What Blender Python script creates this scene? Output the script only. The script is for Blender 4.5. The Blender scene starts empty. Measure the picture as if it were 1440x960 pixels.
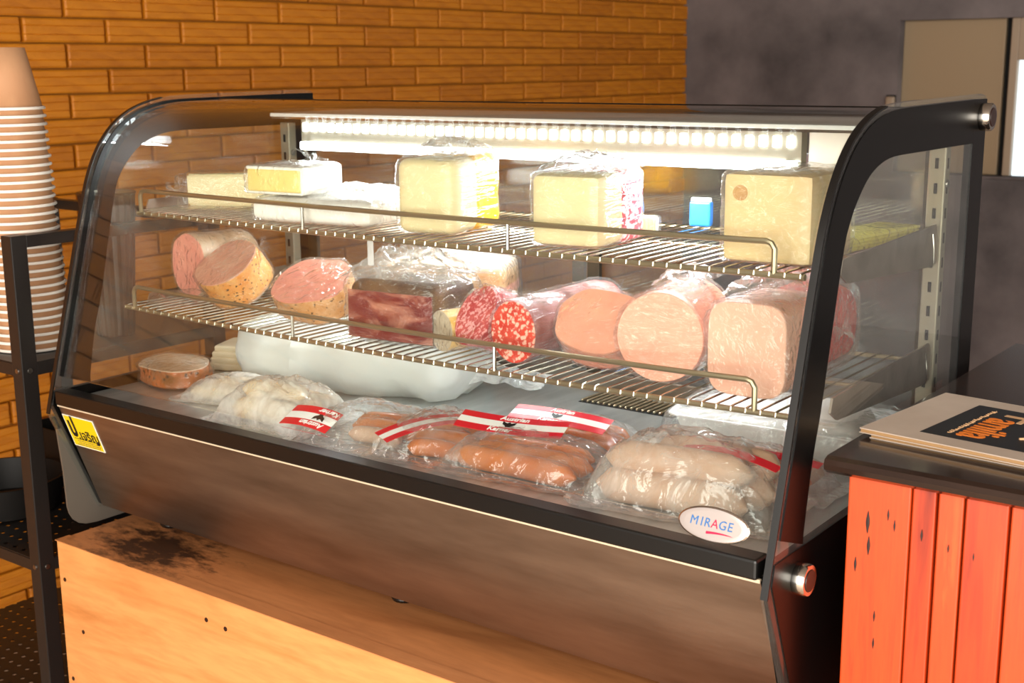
import bpy, bmesh, math, random
from mathutils import Vector, Matrix, noise

random.seed(7)
SC = bpy.context.scene
COL = SC.collection
PI = math.pi

# ------------------------------------------------------------------ camera
cam_d = bpy.data.cameras.new('camera')
cam_d.lens = 45.18; cam_d.sensor_width = 36.0; cam_d.clip_start = 0.02; cam_d.clip_end = 60
cam_d.dof.use_dof = True; cam_d.dof.focus_distance = 1.55; cam_d.dof.aperture_fstop = 11.0
cam = bpy.data.objects.new('camera', cam_d); COL.objects.link(cam)
_p, _y, _r = math.radians(12.114), math.radians(37.001), math.radians(-0.459)
_fh = Vector((-math.sin(_y), math.cos(_y), 0)); _rt = Vector((math.cos(_y), math.sin(_y), 0)); _up = Vector((0, 0, 1))
_fw = _fh*math.cos(_p) - _up*math.sin(_p); _u = _fh*math.sin(_p) + _up*math.cos(_p)
_r2 = _rt*math.cos(_r) + _u*math.sin(_r); _u2 = -_rt*math.sin(_r) + _u*math.cos(_r)
_m = Matrix(((_r2.x, _u2.x, -_fw.x), (_r2.y, _u2.y, -_fw.y), (_r2.z, _u2.z, -_fw.z))).to_4x4()
_m.translation = (1.723, -1.100, 0.520)
cam.matrix_world = _m
SC.camera = cam

# ------------------------------------------------------------------ world, daylight from the open shop front, exposure
w = bpy.data.worlds.new('daylight'); SC.world = w; w.use_nodes = True
bg = w.node_tree.nodes['Background']
bg.inputs[0].default_value = (1.0, 0.95, 0.88, 1); bg.inputs[1].default_value = 1.5
ld = bpy.data.lights.new('shop_front_daylight', 'AREA'); ld.shape = 'RECTANGLE'
ld.size = 4.4; ld.size_y = 2.4; ld.energy = 190; ld.color = (1.0, 0.93, 0.83)
lo = bpy.data.objects.new('shop_front_daylight', ld); COL.objects.link(lo)
lo.location = (2.7, -2.75, 0.6); lo.rotation_euler = (math.radians(82), 0, 0)
SC.view_settings.view_transform = 'Standard'; SC.view_settings.look = 'None'
SC.view_settings.gamma = 1.0; SC.view_settings.use_curve_mapping = False
SC.view_settings.exposure = 0.3
try:
    SC.cycles.transparent_max_bounces = 28
    SC.cycles.max_bounces = 12
except Exception:
    pass

# ------------------------------------------------------------------ materials
def rgb(h):
    h = h.lstrip('#')
    c = [int(h[i:i+2], 16)/255 for i in (0, 2, 4)]
    return tuple((x/12.92 if x <= .04045 else ((x+.055)/1.055)**2.4) for x in c) + (1,)
def newmat(name):
    m = bpy.data.materials.new(name); m.use_nodes = True
    nt = m.node_tree; return m, nt, nt.nodes, nt.links
def coords(nt, scale=(1, 1, 1), rot=(0, 0, 0)):
    tc = nt.nodes.new('ShaderNodeTexCoord'); mp = nt.nodes.new('ShaderNodeMapping')
    mp.inputs['Scale'].default_value = scale; mp.inputs['Rotation'].default_value = rot
    nt.links.new(tc.outputs['Object'], mp.inputs['Vector']); return mp.outputs[0]
def ramp(nt, fac, stops):
    r = nt.nodes.new('ShaderNodeValToRGB'); nt.links.new(fac, r.inputs[0])
    e = r.color_ramp.elements
    while len(e) < len(stops): e.new(0.5)
    for i, (p, c) in enumerate(stops): e[i].position = p; e[i].color = c
    return r.outputs[0]
def noise_tex(nt, vec, scale, detail=4, rough=.55, dist=0):
    n = nt.nodes.new('ShaderNodeTexNoise'); n.inputs['Scale'].default_value = scale
    n.inputs['Detail'].default_value = detail; n.inputs['Roughness'].default_value = rough
    n.inputs['Distortion'].default_value = dist
    nt.links.new(vec, n.inputs['Vector']); return n.outputs['Fac']
def mat(name, c1, rough=.5, metal=0., c2=None, scale=10, stretch=(1, 1, 1), lo=.35, hi=.65, bump=0., bscale=None, sss=0., coat=0., spec=.5, detail=4, dist=0):
    m, nt, N, L = newmat(name); b = N['Principled BSDF']
    b.inputs['Base Color'].default_value = c1; b.inputs['Roughness'].default_value = rough; b.inputs['Metallic'].default_value = metal
    b.inputs['Specular IOR Level'].default_value = spec
    if coat: b.inputs['Coat Weight'].default_value = coat; b.inputs['Coat Roughness'].default_value = .08
    if sss:
        b.inputs['Subsurface Weight'].default_value = sss; b.inputs['Subsurface Radius'].default_value = (.012, .006, .004); b.inputs['Subsurface Scale'].default_value = .6
    if c2 is not None or bump:
        v = coords(nt, stretch); f = noise_tex(nt, v, scale, detail, dist=dist)
        if c2 is not None: L.new(ramp(nt, f, [(lo, c1), (hi, c2)]), b.inputs['Base Color'])
        if bump:
            if bscale: f = noise_tex(nt, v, bscale, 5)
            bp = N.new('ShaderNodeBump'); bp.inputs['Strength'].default_value = bump; bp.inputs['Distance'].default_value = .004
            L.new(f, bp.inputs['Height']); L.new(bp.outputs[0], b.inputs['Normal'])
    return m
def clear(name, tint=(.97, .99, .985, 1), rough=.0, f0=.04, milk=0., milkcol=(.9, .9, .88, 1), bump=0., bscale=40, stretch=(1, 1, 1), power=5., milkvar=False):
    """thin clear sheet: straight-through transmission plus Fresnel reflection, optionally milky"""
    m, nt, N, L = newmat(name); N.remove(N['Principled BSDF']); out = N['Material Output']
    lw = N.new('ShaderNodeLayerWeight'); lw.inputs[0].default_value = .5
    pw = N.new('ShaderNodeMath'); pw.operation = 'POWER'; pw.inputs[1].default_value = power
    mu = N.new('ShaderNodeMath'); mu.operation = 'MULTIPLY_ADD'; mu.inputs[1].default_value = 1-f0; mu.inputs[2].default_value = f0
    tr = N.new('ShaderNodeBsdfTransparent'); tr.inputs[0].default_value = tint
    gl = N.new('ShaderNodeBsdfGlossy'); gl.inputs['Roughness'].default_value = rough; gl.inputs[0].default_value = (1, 1, 1, 1)
    mx = N.new('ShaderNodeMixShader')
    L.new(lw.outputs['Facing'], pw.inputs[0]); L.new(pw.outputs[0], mu.inputs[0]); L.new(mu.outputs[0], mx.inputs[0])
    L.new(tr.outputs[0], mx.inputs[1]); L.new(gl.outputs[0], mx.inputs[2])
    v = None
    if bump:
        v = coords(nt, stretch); f = noise_tex(nt, v, bscale, 3, .5, 1.2)
        bp = N.new('ShaderNodeBump'); bp.inputs['Strength'].default_value = bump; bp.inputs['Distance'].default_value = .009
        L.new(f, bp.inputs['Height']); L.new(bp.outputs[0], gl.inputs['Normal']); L.new(bp.outputs[0], lw.inputs['Normal'])
    last = mx.outputs[0]
    if milk:
        df = N.new('ShaderNodeBsdfDiffuse'); df.inputs[0].default_value = milkcol
        tl = N.new('ShaderNodeBsdfTranslucent'); tl.inputs[0].default_value = milkcol
        ad = N.new('ShaderNodeMixShader'); ad.inputs[0].default_value = .4
        L.new(df.outputs[0], ad.inputs[1]); L.new(tl.outputs[0], ad.inputs[2])
        m2 = N.new('ShaderNodeMixShader'); m2.inputs[0].default_value = milk
        if milkvar:
            vv = coords(nt, stretch); ff = noise_tex(nt, vv, 22, 4, .6, .8)
            L.new(ramp(nt, ff, [(.35, (milk*.35,)*3+(1,)), (.72, (min(1, milk*2.2),)*3+(1,))]), m2.inputs[0])
        L.new(mx.outputs[0], m2.inputs[1]); L.new(ad.outputs[0], m2.inputs[2]); last = m2.outputs[0]
    L.new(last, out.inputs[0]); return m
def emit(name, col, s):
    m, nt, N, L = newmat(name); N.remove(N['Principled BSDF'])
    e = N.new('ShaderNodeEmission'); e.inputs[0].default_value = col; e.inputs[1].default_value = s
    L.new(e.outputs[0], N['Material Output'].inputs[0]); return m

M = {}
M['glass'] = clear('case_glass', (.96, .985, .975, 1))
M['side_glass'] = clear('side_glass', (.90, .92, .90, 1), milk=.03)
M['door_glass'] = clear('door_glass', (.88, .90, .88, 1), f0=.05, milk=.05, milkcol=(.8, .85, .9, 1))
M['film'] = clear('cling_film', (.99, .99, .99, 1), .12, .045, milk=.03, bump=.8, bscale=60, power=4.5, milkvar=True)
M['film_streak'] = clear('stretched_film', (.99, .99, .99, 1), .12, .045, milk=.03, bump=.8, bscale=42, stretch=(1.2, .3, 3.2), power=4.5, milkvar=True)
M['bag'] = clear('clear_bag', (.98, .98, .98, 1), .10, .07, milk=.10, bump=.9, bscale=34, power=2.8, milkvar=True)
M['crinkle'] = clear('crinkled_film', (.99, .99, .99, 1), .1, .07, milk=.16, bump=.6, bscale=50, power=3, milkvar=True)
M['bag_hazy'] = clear('hazy_bag', (.98, .98, .98, 1), .10, .07, milk=.20, milkcol=(.86, .82, .78, 1), bump=.9, bscale=26, power=2.8, milkvar=True)
M['milky_bag'] = clear('milky_bag', (.97, .97, .97, 1), .2, .05, milk=.42, bump=.4, bscale=18, power=3, milkvar=True)
M['white_bag'] = clear('white_bag', (.97, .97, .97, 1), .3, .05, milk=.72, milkcol=(.80, .82, .80, 1), bump=.6, bscale=14, power=3)
M['tub'] = clear('frosted_tub', (.97, .97, .97, 1), .2, .05, milk=.4, milkcol=(.9, .92, .92, 1), power=3)
M['steel'] = mat('brushed_steel', rgb('#b4a79c'), .36, 1., rgb('#8c7f74'), 7, (.6, 3, 3), .3, .7, bump=.06, bscale=60)
M['deck'] = mat('deck_steel', rgb('#d2d6d6'), .36, .85, rgb('#b6bcbc'), 12, (3, .6, 1), bump=.05)
M['trim'] = mat('pale_trim', rgb('#c9b79c'), .4)
M['lip'] = mat('bronze_lip', rgb('#94805c'), .4, .5)
M['stile'] = mat('dark_stile', rgb('#3a3226'), .4, .3)
M['chrome'] = mat('chrome', rgb('#d8d4cc'), .14, 1.)
M['wire'] = mat('wire_chrome', rgb('#cfc8b8'), .2, 1.)
M['rod'] = mat('shelf_rod', rgb('#a3947a'), .34, .75)
M['black'] = mat('black_gloss', rgb('#060606'), .3, spec=.22)
M['blackmatte'] = mat('black_rubber', rgb('#0d0c0b'), .36)
M['greyplastic'] = mat('grey_plastic', rgb('#5a544c'), .35)
M['slot'] = mat('dark_slot', rgb('#050505'), .8)
M['upright'] = mat('upright_steel', rgb('#98907f'), .4, .6)
M['white_plastic'] = mat('white_plastic', rgb('#f2f2f0'), .35)
M['led'] = emit('led_chip', (.92, .97, 1, 1), 26)
M['glare_strip'] = emit('led_glare', (.92, .97, 1, 1), 14)
M['brick'] = mat('painted_brick', rgb('#d2820f'), .55, 0, rgb('#be6f0b'), 14, (1, 1, 3), .3, .7, bump=.5, bscale=70)
M['brick2'] = mat('painted_brick_deep', rgb('#c6770b'), .55, 0, rgb('#b26608'), 18, (1, 1, 3), .3, .7, bump=.5, bscale=60)
M['mortar'] = mat('painted_mortar', rgb('#a0620b'), .8, bump=.6, bscale=80)
M['grey_wall'] = mat('dark_plaster', rgb('#4e494b'), .75, 0, rgb('#837b7c'), 3.0, (1, 1, 1), .32, .72, bump=.15, bscale=20, detail=8)
M['ceiling'] = mat('ceiling_paint', rgb('#7a7068'), .8)
M['floor'] = mat('lightened_floor', rgb('#c2b09c'), .5, 0, rgb('#a8957f'), 4)  # floor tone lightened to bounce fill and brighten the steel front
M['beige'] = mat('beige_board', rgb('#a08c70'), .5)
M['paleframe'] = mat('pale_frame', rgb('#a5937f'), .5)
M['pane'] = emit('daylit_pane', (.85, .95, 1, 1), 1.3)
M['rack'] = mat('rack_steel', rgb('#262220'), .38, .3)
M['nut'] = mat('screw_steel', rgb('#8f8a84'), .35, 1.)
M['kraft'] = mat('kraft_cup', rgb('#c6966e'), .7, 0, rgb('#bb8a64'), 30, (1, 1, .3), bump=.1)
M['rim'] = mat('paper_rim', rgb('#f4ece2'), .6)
M['darkbrown'] = mat('dark_brown_plastic', rgb('#2a1712'), .35)
M['darkpot'] = mat('dark_pan', rgb('#0e0b09'), .55, spec=.25)
M['plate_brown'] = mat('brown_glaze', rgb('#5a3d1c'), .4)
M['sticker'] = mat('sticker_yellow', rgb('#e0c204'), .5)
M['ink'] = mat('ink_black', rgb('#0c0a0a'), .5)
M['paperwhite'] = mat('paper_white', rgb('#f3efe2'), .5)
M['badge'] = mat('badge_silver', rgb('#d6ccc8'), .25, .55, coat=.5)
M['badge_rim'] = mat('badge_rim', rgb('#b9a99c'), .2, .9)
M['blue'] = mat('print_blue', rgb('#2f67a6'), .4)
M['redprint'] = mat('print_red', rgb('#c40f43'), .4)
M['labelred'] = mat('label_red', rgb('#d3152a'), .35)
M['labelwhite'] = mat('label_white', rgb('#efefec'), .35)
M['menu'] = mat('menu_board', rgb('#c2b1a2'), .6, 0, rgb('#b8a696'), 14, (1, 1, 1))
M['menuedge'] = mat('menu_edge', rgb('#a07c52'), .7)
M['menublack'] = mat('menu_black', rgb('#1b1d22'), .5)
M['orangeprint'] = mat('print_orange', rgb('#f08020'), .5)
M['tanprint'] = mat('print_tan', rgb('#d8ac80'), .5)
M['darktop'] = mat('dark_counter_top', rgb('#231713'), .2, 0, rgb('#2e1f18'), 6, (1, 6, 6), coat=.3)
# foods
M['cheese'] = mat('pale_cheese', rgb('#e0d0a4'), .5, 0, rgb('#dac896'), 6, sss=.25)
M['cheese2'] = mat('warm_cheese', rgb('#dfc492'), .5, 0, rgb('#d6b582'), 7, sss=.25)
M['brie'] = mat('brie_paste', rgb('#f0d88c'), .45, 0, rgb('#e9cf7c'), 20, sss=.3)
M['rind'] = mat('white_rind', rgb('#f1efe9'), .7, 0, rgb('#e3dfd6'), 30, bump=.3)
M['rindbrown'] = mat('brown_rind', rgb('#a5743f'), .6, 0, rgb('#c79a62'), 20)
M['yellow_pack'] = mat('yellow_wrapper', rgb('#f2a800'), .3, 0, rgb('#f6bf20'), 14, (1, 1, .4), .4, .75)
M['whitewrap'] = mat('white_wrapper', rgb('#f3f2ee'), .35, 0, rgb('#e2e0da'), 12, bump=.4)
M['yellow_cheese'] = mat('yellow_slices', rgb('#eadf64'), .4)
M['ham'] = mat('ham_pink', rgb('#e59a86'), .38, 0, rgb('#d77f70'), 16, (1, 1, 1), .3, .7, sss=.2, dist=1.5, coat=.15)
M['ham_pale'] = mat('ham_pale', rgb('#e8ae96'), .38, 0, rgb('#d88e78'), 14, (2.5, 1, .8), .3, .72, sss=.2, dist=1.0, coat=.15)
M['bologna'] = mat('bologna_pink', rgb('#efa88e'), .42, 0, rgb('#eb9c82'), 22, sss=.2)
M['loaf'] = mat('loaf_pink', rgb('#ecb8a0'), .42, 0, rgb('#e5a890'), 12, sss=.2)
M['fatwhite'] = mat('fat_white', rgb('#e2cfbc'), .42, 0, rgb('#d0aa86'), 18, sss=.2)
M['belly'] = mat('belly_meat', rgb('#c98f5c'), .42, 0, rgb('#e0bd94'), 16, (1, 1, 2.5), .35, .65, sss=.15)
M['redcase'] = mat('red_casing', rgb('#b81408'), .25, 0, rgb('#d5301a'), 10, coat=.3)
M['salamicase'] = mat('salami_casing', rgb('#8e4a44'), .5, 0, rgb('#b98a86'), 26, bump=.3)
M['smoke_crust'] = mat('smoked_crust', rgb('#3a2216'), .5, 0, rgb('#6b4a26'), 22, bump=.3)
M['smoke_meat'] = mat('smoked_meat', rgb('#6e1416'), .35, 0, rgb('#d09078'), 15, (.8, 1, 1.8), .46, .74, dist=1.5, coat=.2)
M['casing_yellow'] = mat('yellow_casing', rgb('#e0b040'), .35, 0, rgb('#ecd6a0'), 18)
M['liver'] = mat('liver_face', rgb('#b7a58c'), .5, 0, rgb('#c9bba4'), 40)
M['whitesausage'] = mat('white_sausage', rgb('#d9c19c'), .4, 0, rgb('#e6d5b8'), 14, sss=.2)
M['palesausage'] = mat('pale_sausage', rgb('#c39a80'), .4, 0, rgb('#d4b298'), 12, sss=.2)
M['orangesausage'] = mat('orange_sausage', rgb('#d67c2e'), .35, 0, rgb('#c4641e'), 14, sss=.15, coat=.2)
M['paperpack'] = mat('butcher_paper', rgb('#d8c9ae'), .7, 0, rgb('#c8b595'), 14, bump=.4)
M['darkpack'] = mat('dark_pack', rgb('#23292c'), .3)
M['bluepack'] = mat('blue_pack', rgb('#2a7fe0'), .3)
def speckled(name, base, spot, scale, thr, rough=.4, c2=None):
    m, nt, N, L = newmat(name); b = N['Principled BSDF']; b.inputs['Roughness'].default_value = rough
    v = coords(nt); vo = N.new('ShaderNodeTexVoronoi'); vo.inputs['Scale'].default_value = scale; vo.inputs['Randomness'].default_value = 1
    nf = noise_tex(nt, v, scale*.9, 3)
    va = N.new('ShaderNodeVectorMath'); va.operation = 'MULTIPLY_ADD'; va.inputs[1].default_value = (.012, .012, .012)
    cmb = N.new('ShaderNodeCombineXYZ'); L.new(nf, cmb.inputs[0]); L.new(nf, cmb.inputs[1]); L.new(nf, cmb.inputs[2])
    L.new(cmb.outputs[0], va.inputs[0]); L.new(v, va.inputs[2]); L.new(va.outputs[0], vo.inputs['Vector'])
    f2 = noise_tex(nt, v, scale*.35, 3)
    base_c = ramp(nt, f2, [(.35, base), (.65, c2 or base)])
    k = ramp(nt, vo.outputs['Distance'], [(thr, (1, 1, 1, 1)), (min(1, thr+.12), (0, 0, 0, 1))])
    mx = N.new('ShaderNodeMix'); mx.data_type = 'RGBA'
    L.new(k, mx.inputs[0]); L.new(base_c, mx.inputs[6]); mx.inputs[7].default_value = spot
    L.new(mx.outputs[2], b.inputs['Base Color']); return m
M['salami'] = speckled('salami_face', rgb('#c02a1c'), rgb('#f0b8a4'), 150, .36, c2=rgb('#d8452e'))
M['salami_b'] = speckled('salami_face_dark', rgb('#b03038'), rgb('#e6a2a0'), 190, .36, c2=rgb('#cf5a58'))
M['herbcrust'] = speckled('herb_crust', rgb('#d98a3c'), rgb('#2a2417'), 130, .15, c2=rgb('#e0a866'))
M['herbcrust2'] = speckled('herb_crust_pale', rgb('#c9894c'), rgb('#30281a'), 140, .14, c2=rgb('#dba878'))
M['browncrust'] = speckled('brown_crust', rgb('#7a4a20'), rgb('#3a2412'), 90, .22, c2=rgb('#c8672c'))
M['redpack'] = speckled('red_white_wrapper', rgb('#c8203c'), rgb('#f6e2e2'), 120, .42, .3, c2=rgb('#dd5066'))
def wood(name, c1, c2, c3, sx, scale, rough=.5, rot=(0, 0, 0), stain=None, coat=0.):
    m, nt, N, L = newmat(name); b = N['Principled BSDF']; b.inputs['Roughness'].default_value = rough
    if coat: b.inputs['Coat Weight'].default_value = coat; b.inputs['Coat Roughness'].default_value = .2
    v = coords(nt, sx, rot); f = noise_tex(nt, v, scale, 6, .6, 1.2)
    col = ramp(nt, f, [(.25, c2), (.5, c1), (.62, c1), (.8, c3)])
    fine = noise_tex(nt, coords(nt, (sx[0]*1.5, sx[1]*1.5, sx[2]*1.5), rot), scale*7, 3)
    mx = N.new('ShaderNodeMix'); mx.data_type = 'RGBA'; mx.blend_type = 'MULTIPLY'; mx.inputs[0].default_value = .35
    L.new(col, mx.inputs[6]); L.new(ramp(nt, fine, [(.3, (.6, .55, .5, 1)), (.6, (1, 1, 1, 1))]), mx.inputs[7])
    last = mx.outputs[2]
    if stain:
        # scorch mark: a blotch with its own shape around one spot of the top
        tc = N.new('ShaderNodeTexCoord'); vm = N.new('ShaderNodeVectorMath'); vm.operation = 'SUBTRACT'; vm.inputs[1].default_value = stain[0]
        sc = N.new('ShaderNodeVectorMath'); sc.operation = 'MULTIPLY'; sc.inputs[1].default_value = stain[1]
        ln = N.new('ShaderNodeVectorMath'); ln.operation = 'LENGTH'
        L.new(tc.outputs['Object'], vm.inputs[0]); L.new(vm.outputs[0], sc.inputs[0]); L.new(sc.outputs[0], ln.inputs[0])
        nn = noise_tex(nt, coords(nt, (1, 2.2, 2)), 26, 6, .7)
        ad = N.new('ShaderNodeMath'); ad.operation = 'MULTIPLY_ADD'; ad.inputs[1].default_value = 1.9; L.new(nn, ad.inputs[0]); L.new(ln.outputs['Value'], ad.inputs[2])
        k = ramp(nt, ad.outputs[0], [(.95/2, (1, 1, 1, 1)), (1.0, (0, 0, 0, 1))])
        hf = N.new('ShaderNodeMath'); hf.operation = 'MULTIPLY'; hf.inputs[1].default_value = .5; L.new(ad.outputs[0], hf.inputs[0])
        k = ramp(nt, hf.outputs[0], [(.62, (.92, .92, .92, 1)), (.86, (0, 0, 0, 1))])
        m2 = N.new('ShaderNodeMix'); m2.data_type = 'RGBA'; L.new(k, m2.inputs[0]); L.new(last, m2.inputs[6]); m2.inputs[7].default_value = rgb('#1c0f0a')
        last = m2.outputs[2]
    L.new(last, b.inputs['Base Color']); return m
M['ply'] = wood('pale_wood', rgb('#dc985a'), rgb('#c67e42'), rgb('#e6b07a'), (.5, 1, 3.2), 3.2, .45)
M['plytop'] = wood('pale_wood_top', rgb('#b87a4a'), rgb('#9a5f36'), rgb('#c98e5c'), (.5, 3.2, 1), 3.2, .45, stain=((.16, .06, -.2), (5.2, 9, 1)))
M['orangewood'] = wood('orange_stained_wood', rgb('#c23e10'), rgb('#7a1e06'), rgb('#d25a22'), (4, 3, .3), 7, .42, coat=.15)
M['orangewood2'] = wood('orange_stained_wood_b', rgb('#ca4614'), rgb('#86240a'), rgb('#da6428'), (4.6, 3, .28), 8, .42, coat=.15)
def dotted(name):
    m, nt, N, L = newmat(name); b = N['Principled BSDF']; out = N['Material Output']
    b.inputs['Base Color'].default_value = rgb('#1a1613'); b.inputs['Roughness'].default_value = .45
    v = coords(nt, (38, 38, 0)); fr = N.new('ShaderNodeVectorMath'); fr.operation = 'FRACTION'; L.new(v, fr.inputs[0])
    sb = N.new('ShaderNodeVectorMath'); sb.operation = 'SUBTRACT'; sb.inputs[1].default_value = (.5, .5, 0); L.new(fr.outputs[0], sb.inputs[0])
    mk = N.new('ShaderNodeVectorMath'); mk.operation = 'MULTIPLY'; mk.inputs[1].default_value = (1, 1, 0); L.new(sb.outputs[0], mk.inputs[0])
    ln = N.new('ShaderNodeVectorMath'); ln.operation = 'LENGTH'; L.new(mk.outputs[0], ln.inputs[0])
    lt = N.new('ShaderNodeMath'); lt.operation = 'LESS_THAN'; lt.inputs[1].default_value = .17; L.new(ln.outputs['Value'], lt.inputs[0])
    tr = N.new('ShaderNodeBsdfTransparent'); mx = N.new('ShaderNodeMixShader')
    L.new(lt.outputs[0], mx.inputs[0]); L.new(b.outputs[0], mx.inputs[1]); L.new(tr.outputs[0], mx.inputs[2]); L.new(mx.outputs[0], out.inputs[0]); return m
M['perforated'] = dotted('perforated_sheet')

# ------------------------------------------------------------------ mesh helpers
def link(name, me, m, parent=None, smooth=False):
    if smooth:
        for p in me.polygons: p.use_smooth = True
        me.set_sharp_from_angle(angle=math.radians(38 if smooth is True else smooth))
    o = bpy.data.objects.new(name, me); COL.objects.link(o)
    if m is not None and not me.materials: me.materials.append(M[m] if isinstance(m, str) else m)
    if parent is not None: o.parent = parent
    return o
def fin(name, bm, m, parent=None, smooth=False, mtx=None):
    if mtx is not None: bmesh.ops.transform(bm, matrix=mtx, verts=bm.verts)
    bmesh.ops.recalc_face_normals(bm, faces=bm.faces)
    me = bpy.data.meshes.new(name); bm.to_mesh(me); bm.free()
    return link(name, me, m, parent, smooth)
def thing(name, label, cat, loc=(0, 0, 0), rz=0, group=None, kind=None):
    o = bpy.data.objects.new(name, None); COL.objects.link(o); o.empty_display_size = .02
    o.location = loc; o.rotation_euler = (0, 0, math.radians(rz))
    o['label'] = label; o['category'] = cat
    if group: o['group'] = group
    return o
def tag(o, label, cat, group=None):
    o['label'] = label; o['category'] = cat
    if group: o['group'] = group
    return o
def struct(o): o['kind'] = 'structure'; return o
def box(bm, x0, x1, y0, y1, z0, z1, bev=0., seg=2):
    r = bmesh.ops.create_cube(bm, size=1)
    for v in r['verts']:
        v.co = Vector((x0+(v.co.x+.5)*(x1-x0), y0+(v.co.y+.5)*(y1-y0), z0+(v.co.z+.5)*(z1-z0)))
    if bev:
        es = {e for v in r['verts'] for e in v.link_edges}
        bmesh.ops.bevel(bm, geom=list(es), offset=bev, segments=seg, affect='EDGES', profile=.5)
    return bm
def boxo(name, dims, m, parent=None, bev=0., seg=2, smooth=False, mtx=None):
    return fin(name, box(bmesh.new(), *dims, bev, seg), m, parent, smooth, mtx)
def tube(bm, pts, r, n=8, closed=False):
    pts = [Vector(p) for p in pts]; rings = []
    prev = None
    for i, p in enumerate(pts):
        a = pts[i-1] if i > 0 else p; b = pts[i+1] if i < len(pts)-1 else p
        t = (b-a).normalized()
        ref = Vector((0, 0, 1)) if abs(t.z) < .9 else Vector((1, 0, 0))
        if prev is None: u = t.cross(ref).normalized()
        else: u = (prev - t*prev.dot(t)).normalized()
        prev = u; v = t.cross(u)
        rr = r[i] if isinstance(r, (list, tuple)) else r
        rings.append([bm.verts.new(p + (u*math.cos(2*PI*k/n)+v*math.sin(2*PI*k/n))*rr) for k in range(n)])
    for i in range(len(rings)-1):
        for k in range(n):
            bm.faces.new((rings[i][k], rings[i][(k+1) % n], rings[i+1][(k+1) % n], rings[i+1][k]))
    bm.faces.new(rings[0]); bm.faces.new(rings[-1])
    return bm
def lathe(bm, prof, n=32, flute=0., nf=16, cx=0., cy=0.):
    rings = []
    for r, z in prof:
        rings.append([bm.verts.new((cx+(r*(1+flute*math.cos(nf*2*PI*k/n)))*math.cos(2*PI*k/n), cy+(r*(1+flute*math.cos(nf*2*PI*k/n)))*math.sin(2*PI*k/n), z)) for k in range(n)])
    for i in range(len(rings)-1):
        for k in range(n):
            bm.faces.new((rings[i][k], rings[i][(k+1) % n], rings[i+1][(k+1) % n], rings[i+1][k]))
    if prof[0][0] > 0: bm.faces.new(rings[0])
    if prof[-1][0] > 0: bm.faces.new(rings[-1])
    return bm
def prism_x(bm, poly, x0, x1):
    """polygon in (y,z) extruded along x"""
    a = [bm.verts.new((x0, y, z)) for y, z in poly]; b = [bm.verts.new((x1, y, z)) for y, z in poly]
    n = len(poly)
    for i in range(n): bm.faces.new((a[i], a[(i+1) % n], b[(i+1) % n], b[i]))
    bm.faces.new(a); bm.faces.new(b); return bm
def prism_z(bm, poly, z0, z1):
    a = [bm.verts.new((x, y, z0)) for x, y in poly]; b = [bm.verts.new((x, y, z1)) for x, y in poly]
    n = len(poly)
    for i in range(n): bm.faces.new((a[i], a[(i+1) % n], b[(i+1) % n], b[i]))
    bm.faces.new(a); bm.faces.new(b); return bm
def strip_x(bm, outer, inner, x0, x1, close=False):
    """ribbon between two polylines in (y,z), with thickness along x"""
    n = len(outer); V = {}
    for k, x in enumerate((x0, x1)):
        for i in range(n):
            V[k, 0, i] = bm.verts.new((x, *outer[i])); V[k, 1, i] = bm.verts.new((x, *inner[i]))
    rng = range(n if close else n-1)
    for i in rng:
        j = (i+1) % n
        bm.faces.new((V[0, 0, i], V[0, 0, j], V[0, 1, j], V[0, 1, i])); bm.faces.new((V[1, 0, i], V[1, 0, j], V[1, 1, j], V[1, 1, i]))
        bm.faces.new((V[0, 0, i], V[0, 0, j], V[1, 0, j], V[1, 0, i])); bm.faces.new((V[0, 1, i], V[0, 1, j], V[1, 1, j], V[1, 1, i]))
    if not close:
        for i in (0, n-1): bm.faces.new((V[0, 0, i], V[0, 1, i], V[1, 1, i], V[1, 0, i]))
    return bm
def ridged(p, f, seed):
    q = Vector(p)*f + Vector((seed*7.3, seed*3.1, seed*1.7))
    return 1 - 2*abs(noise.noise(q)) + .5*(1-2*abs(noise.noise(q*2.3)))
def rounded(w, d, h, r, n=10, off=0., amp=0., freq=30, seed=0, power=1., bulge=0.):
    """rounded block on z=0, dense grid; off/amp make a wrinkled skin round it"""
    bm = bmesh.new(); bmesh.ops.create_cube(bm, size=2)
    bmesh.ops.subdivide_edges(bm, edges=bm.edges, cuts=n, use_grid_fill=True)
    hw, hd, hh = w/2+off, d/2+off, h/2+off; rr = min(r+off, hw, hd, hh)
    for v in bm.verts:
        q = v.co.copy(); q = Vector(tuple(math.copysign(abs(c)**power, c) for c in q))
        q = Vector((q.x*hw, q.y*hd, q.z*hh))
        inner = Vector((max(-(hw-rr), min(hw-rr, q.x)), max(-(hd-rr), min(hd-rr, q.y)), max(-(hh-rr), min(hh-rr, q.z))))
        dv = q-inner
        nrm = dv.normalized() if dv.length > 1e-9 else q.normalized()
        if dv.length > 1e-9: q = inner+nrm*rr
        if bulge: q.z += bulge*(1-(q.x/hw)**2)*(1-(q.y/hd)**2)*(1 if q.z > 0 else 0)
        if amp: q += nrm*amp*ridged(q, freq, seed)
        q.z += h/2
        if amp: q.z = max(q.z, -.0005)
        v.co = q
    return bm
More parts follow.
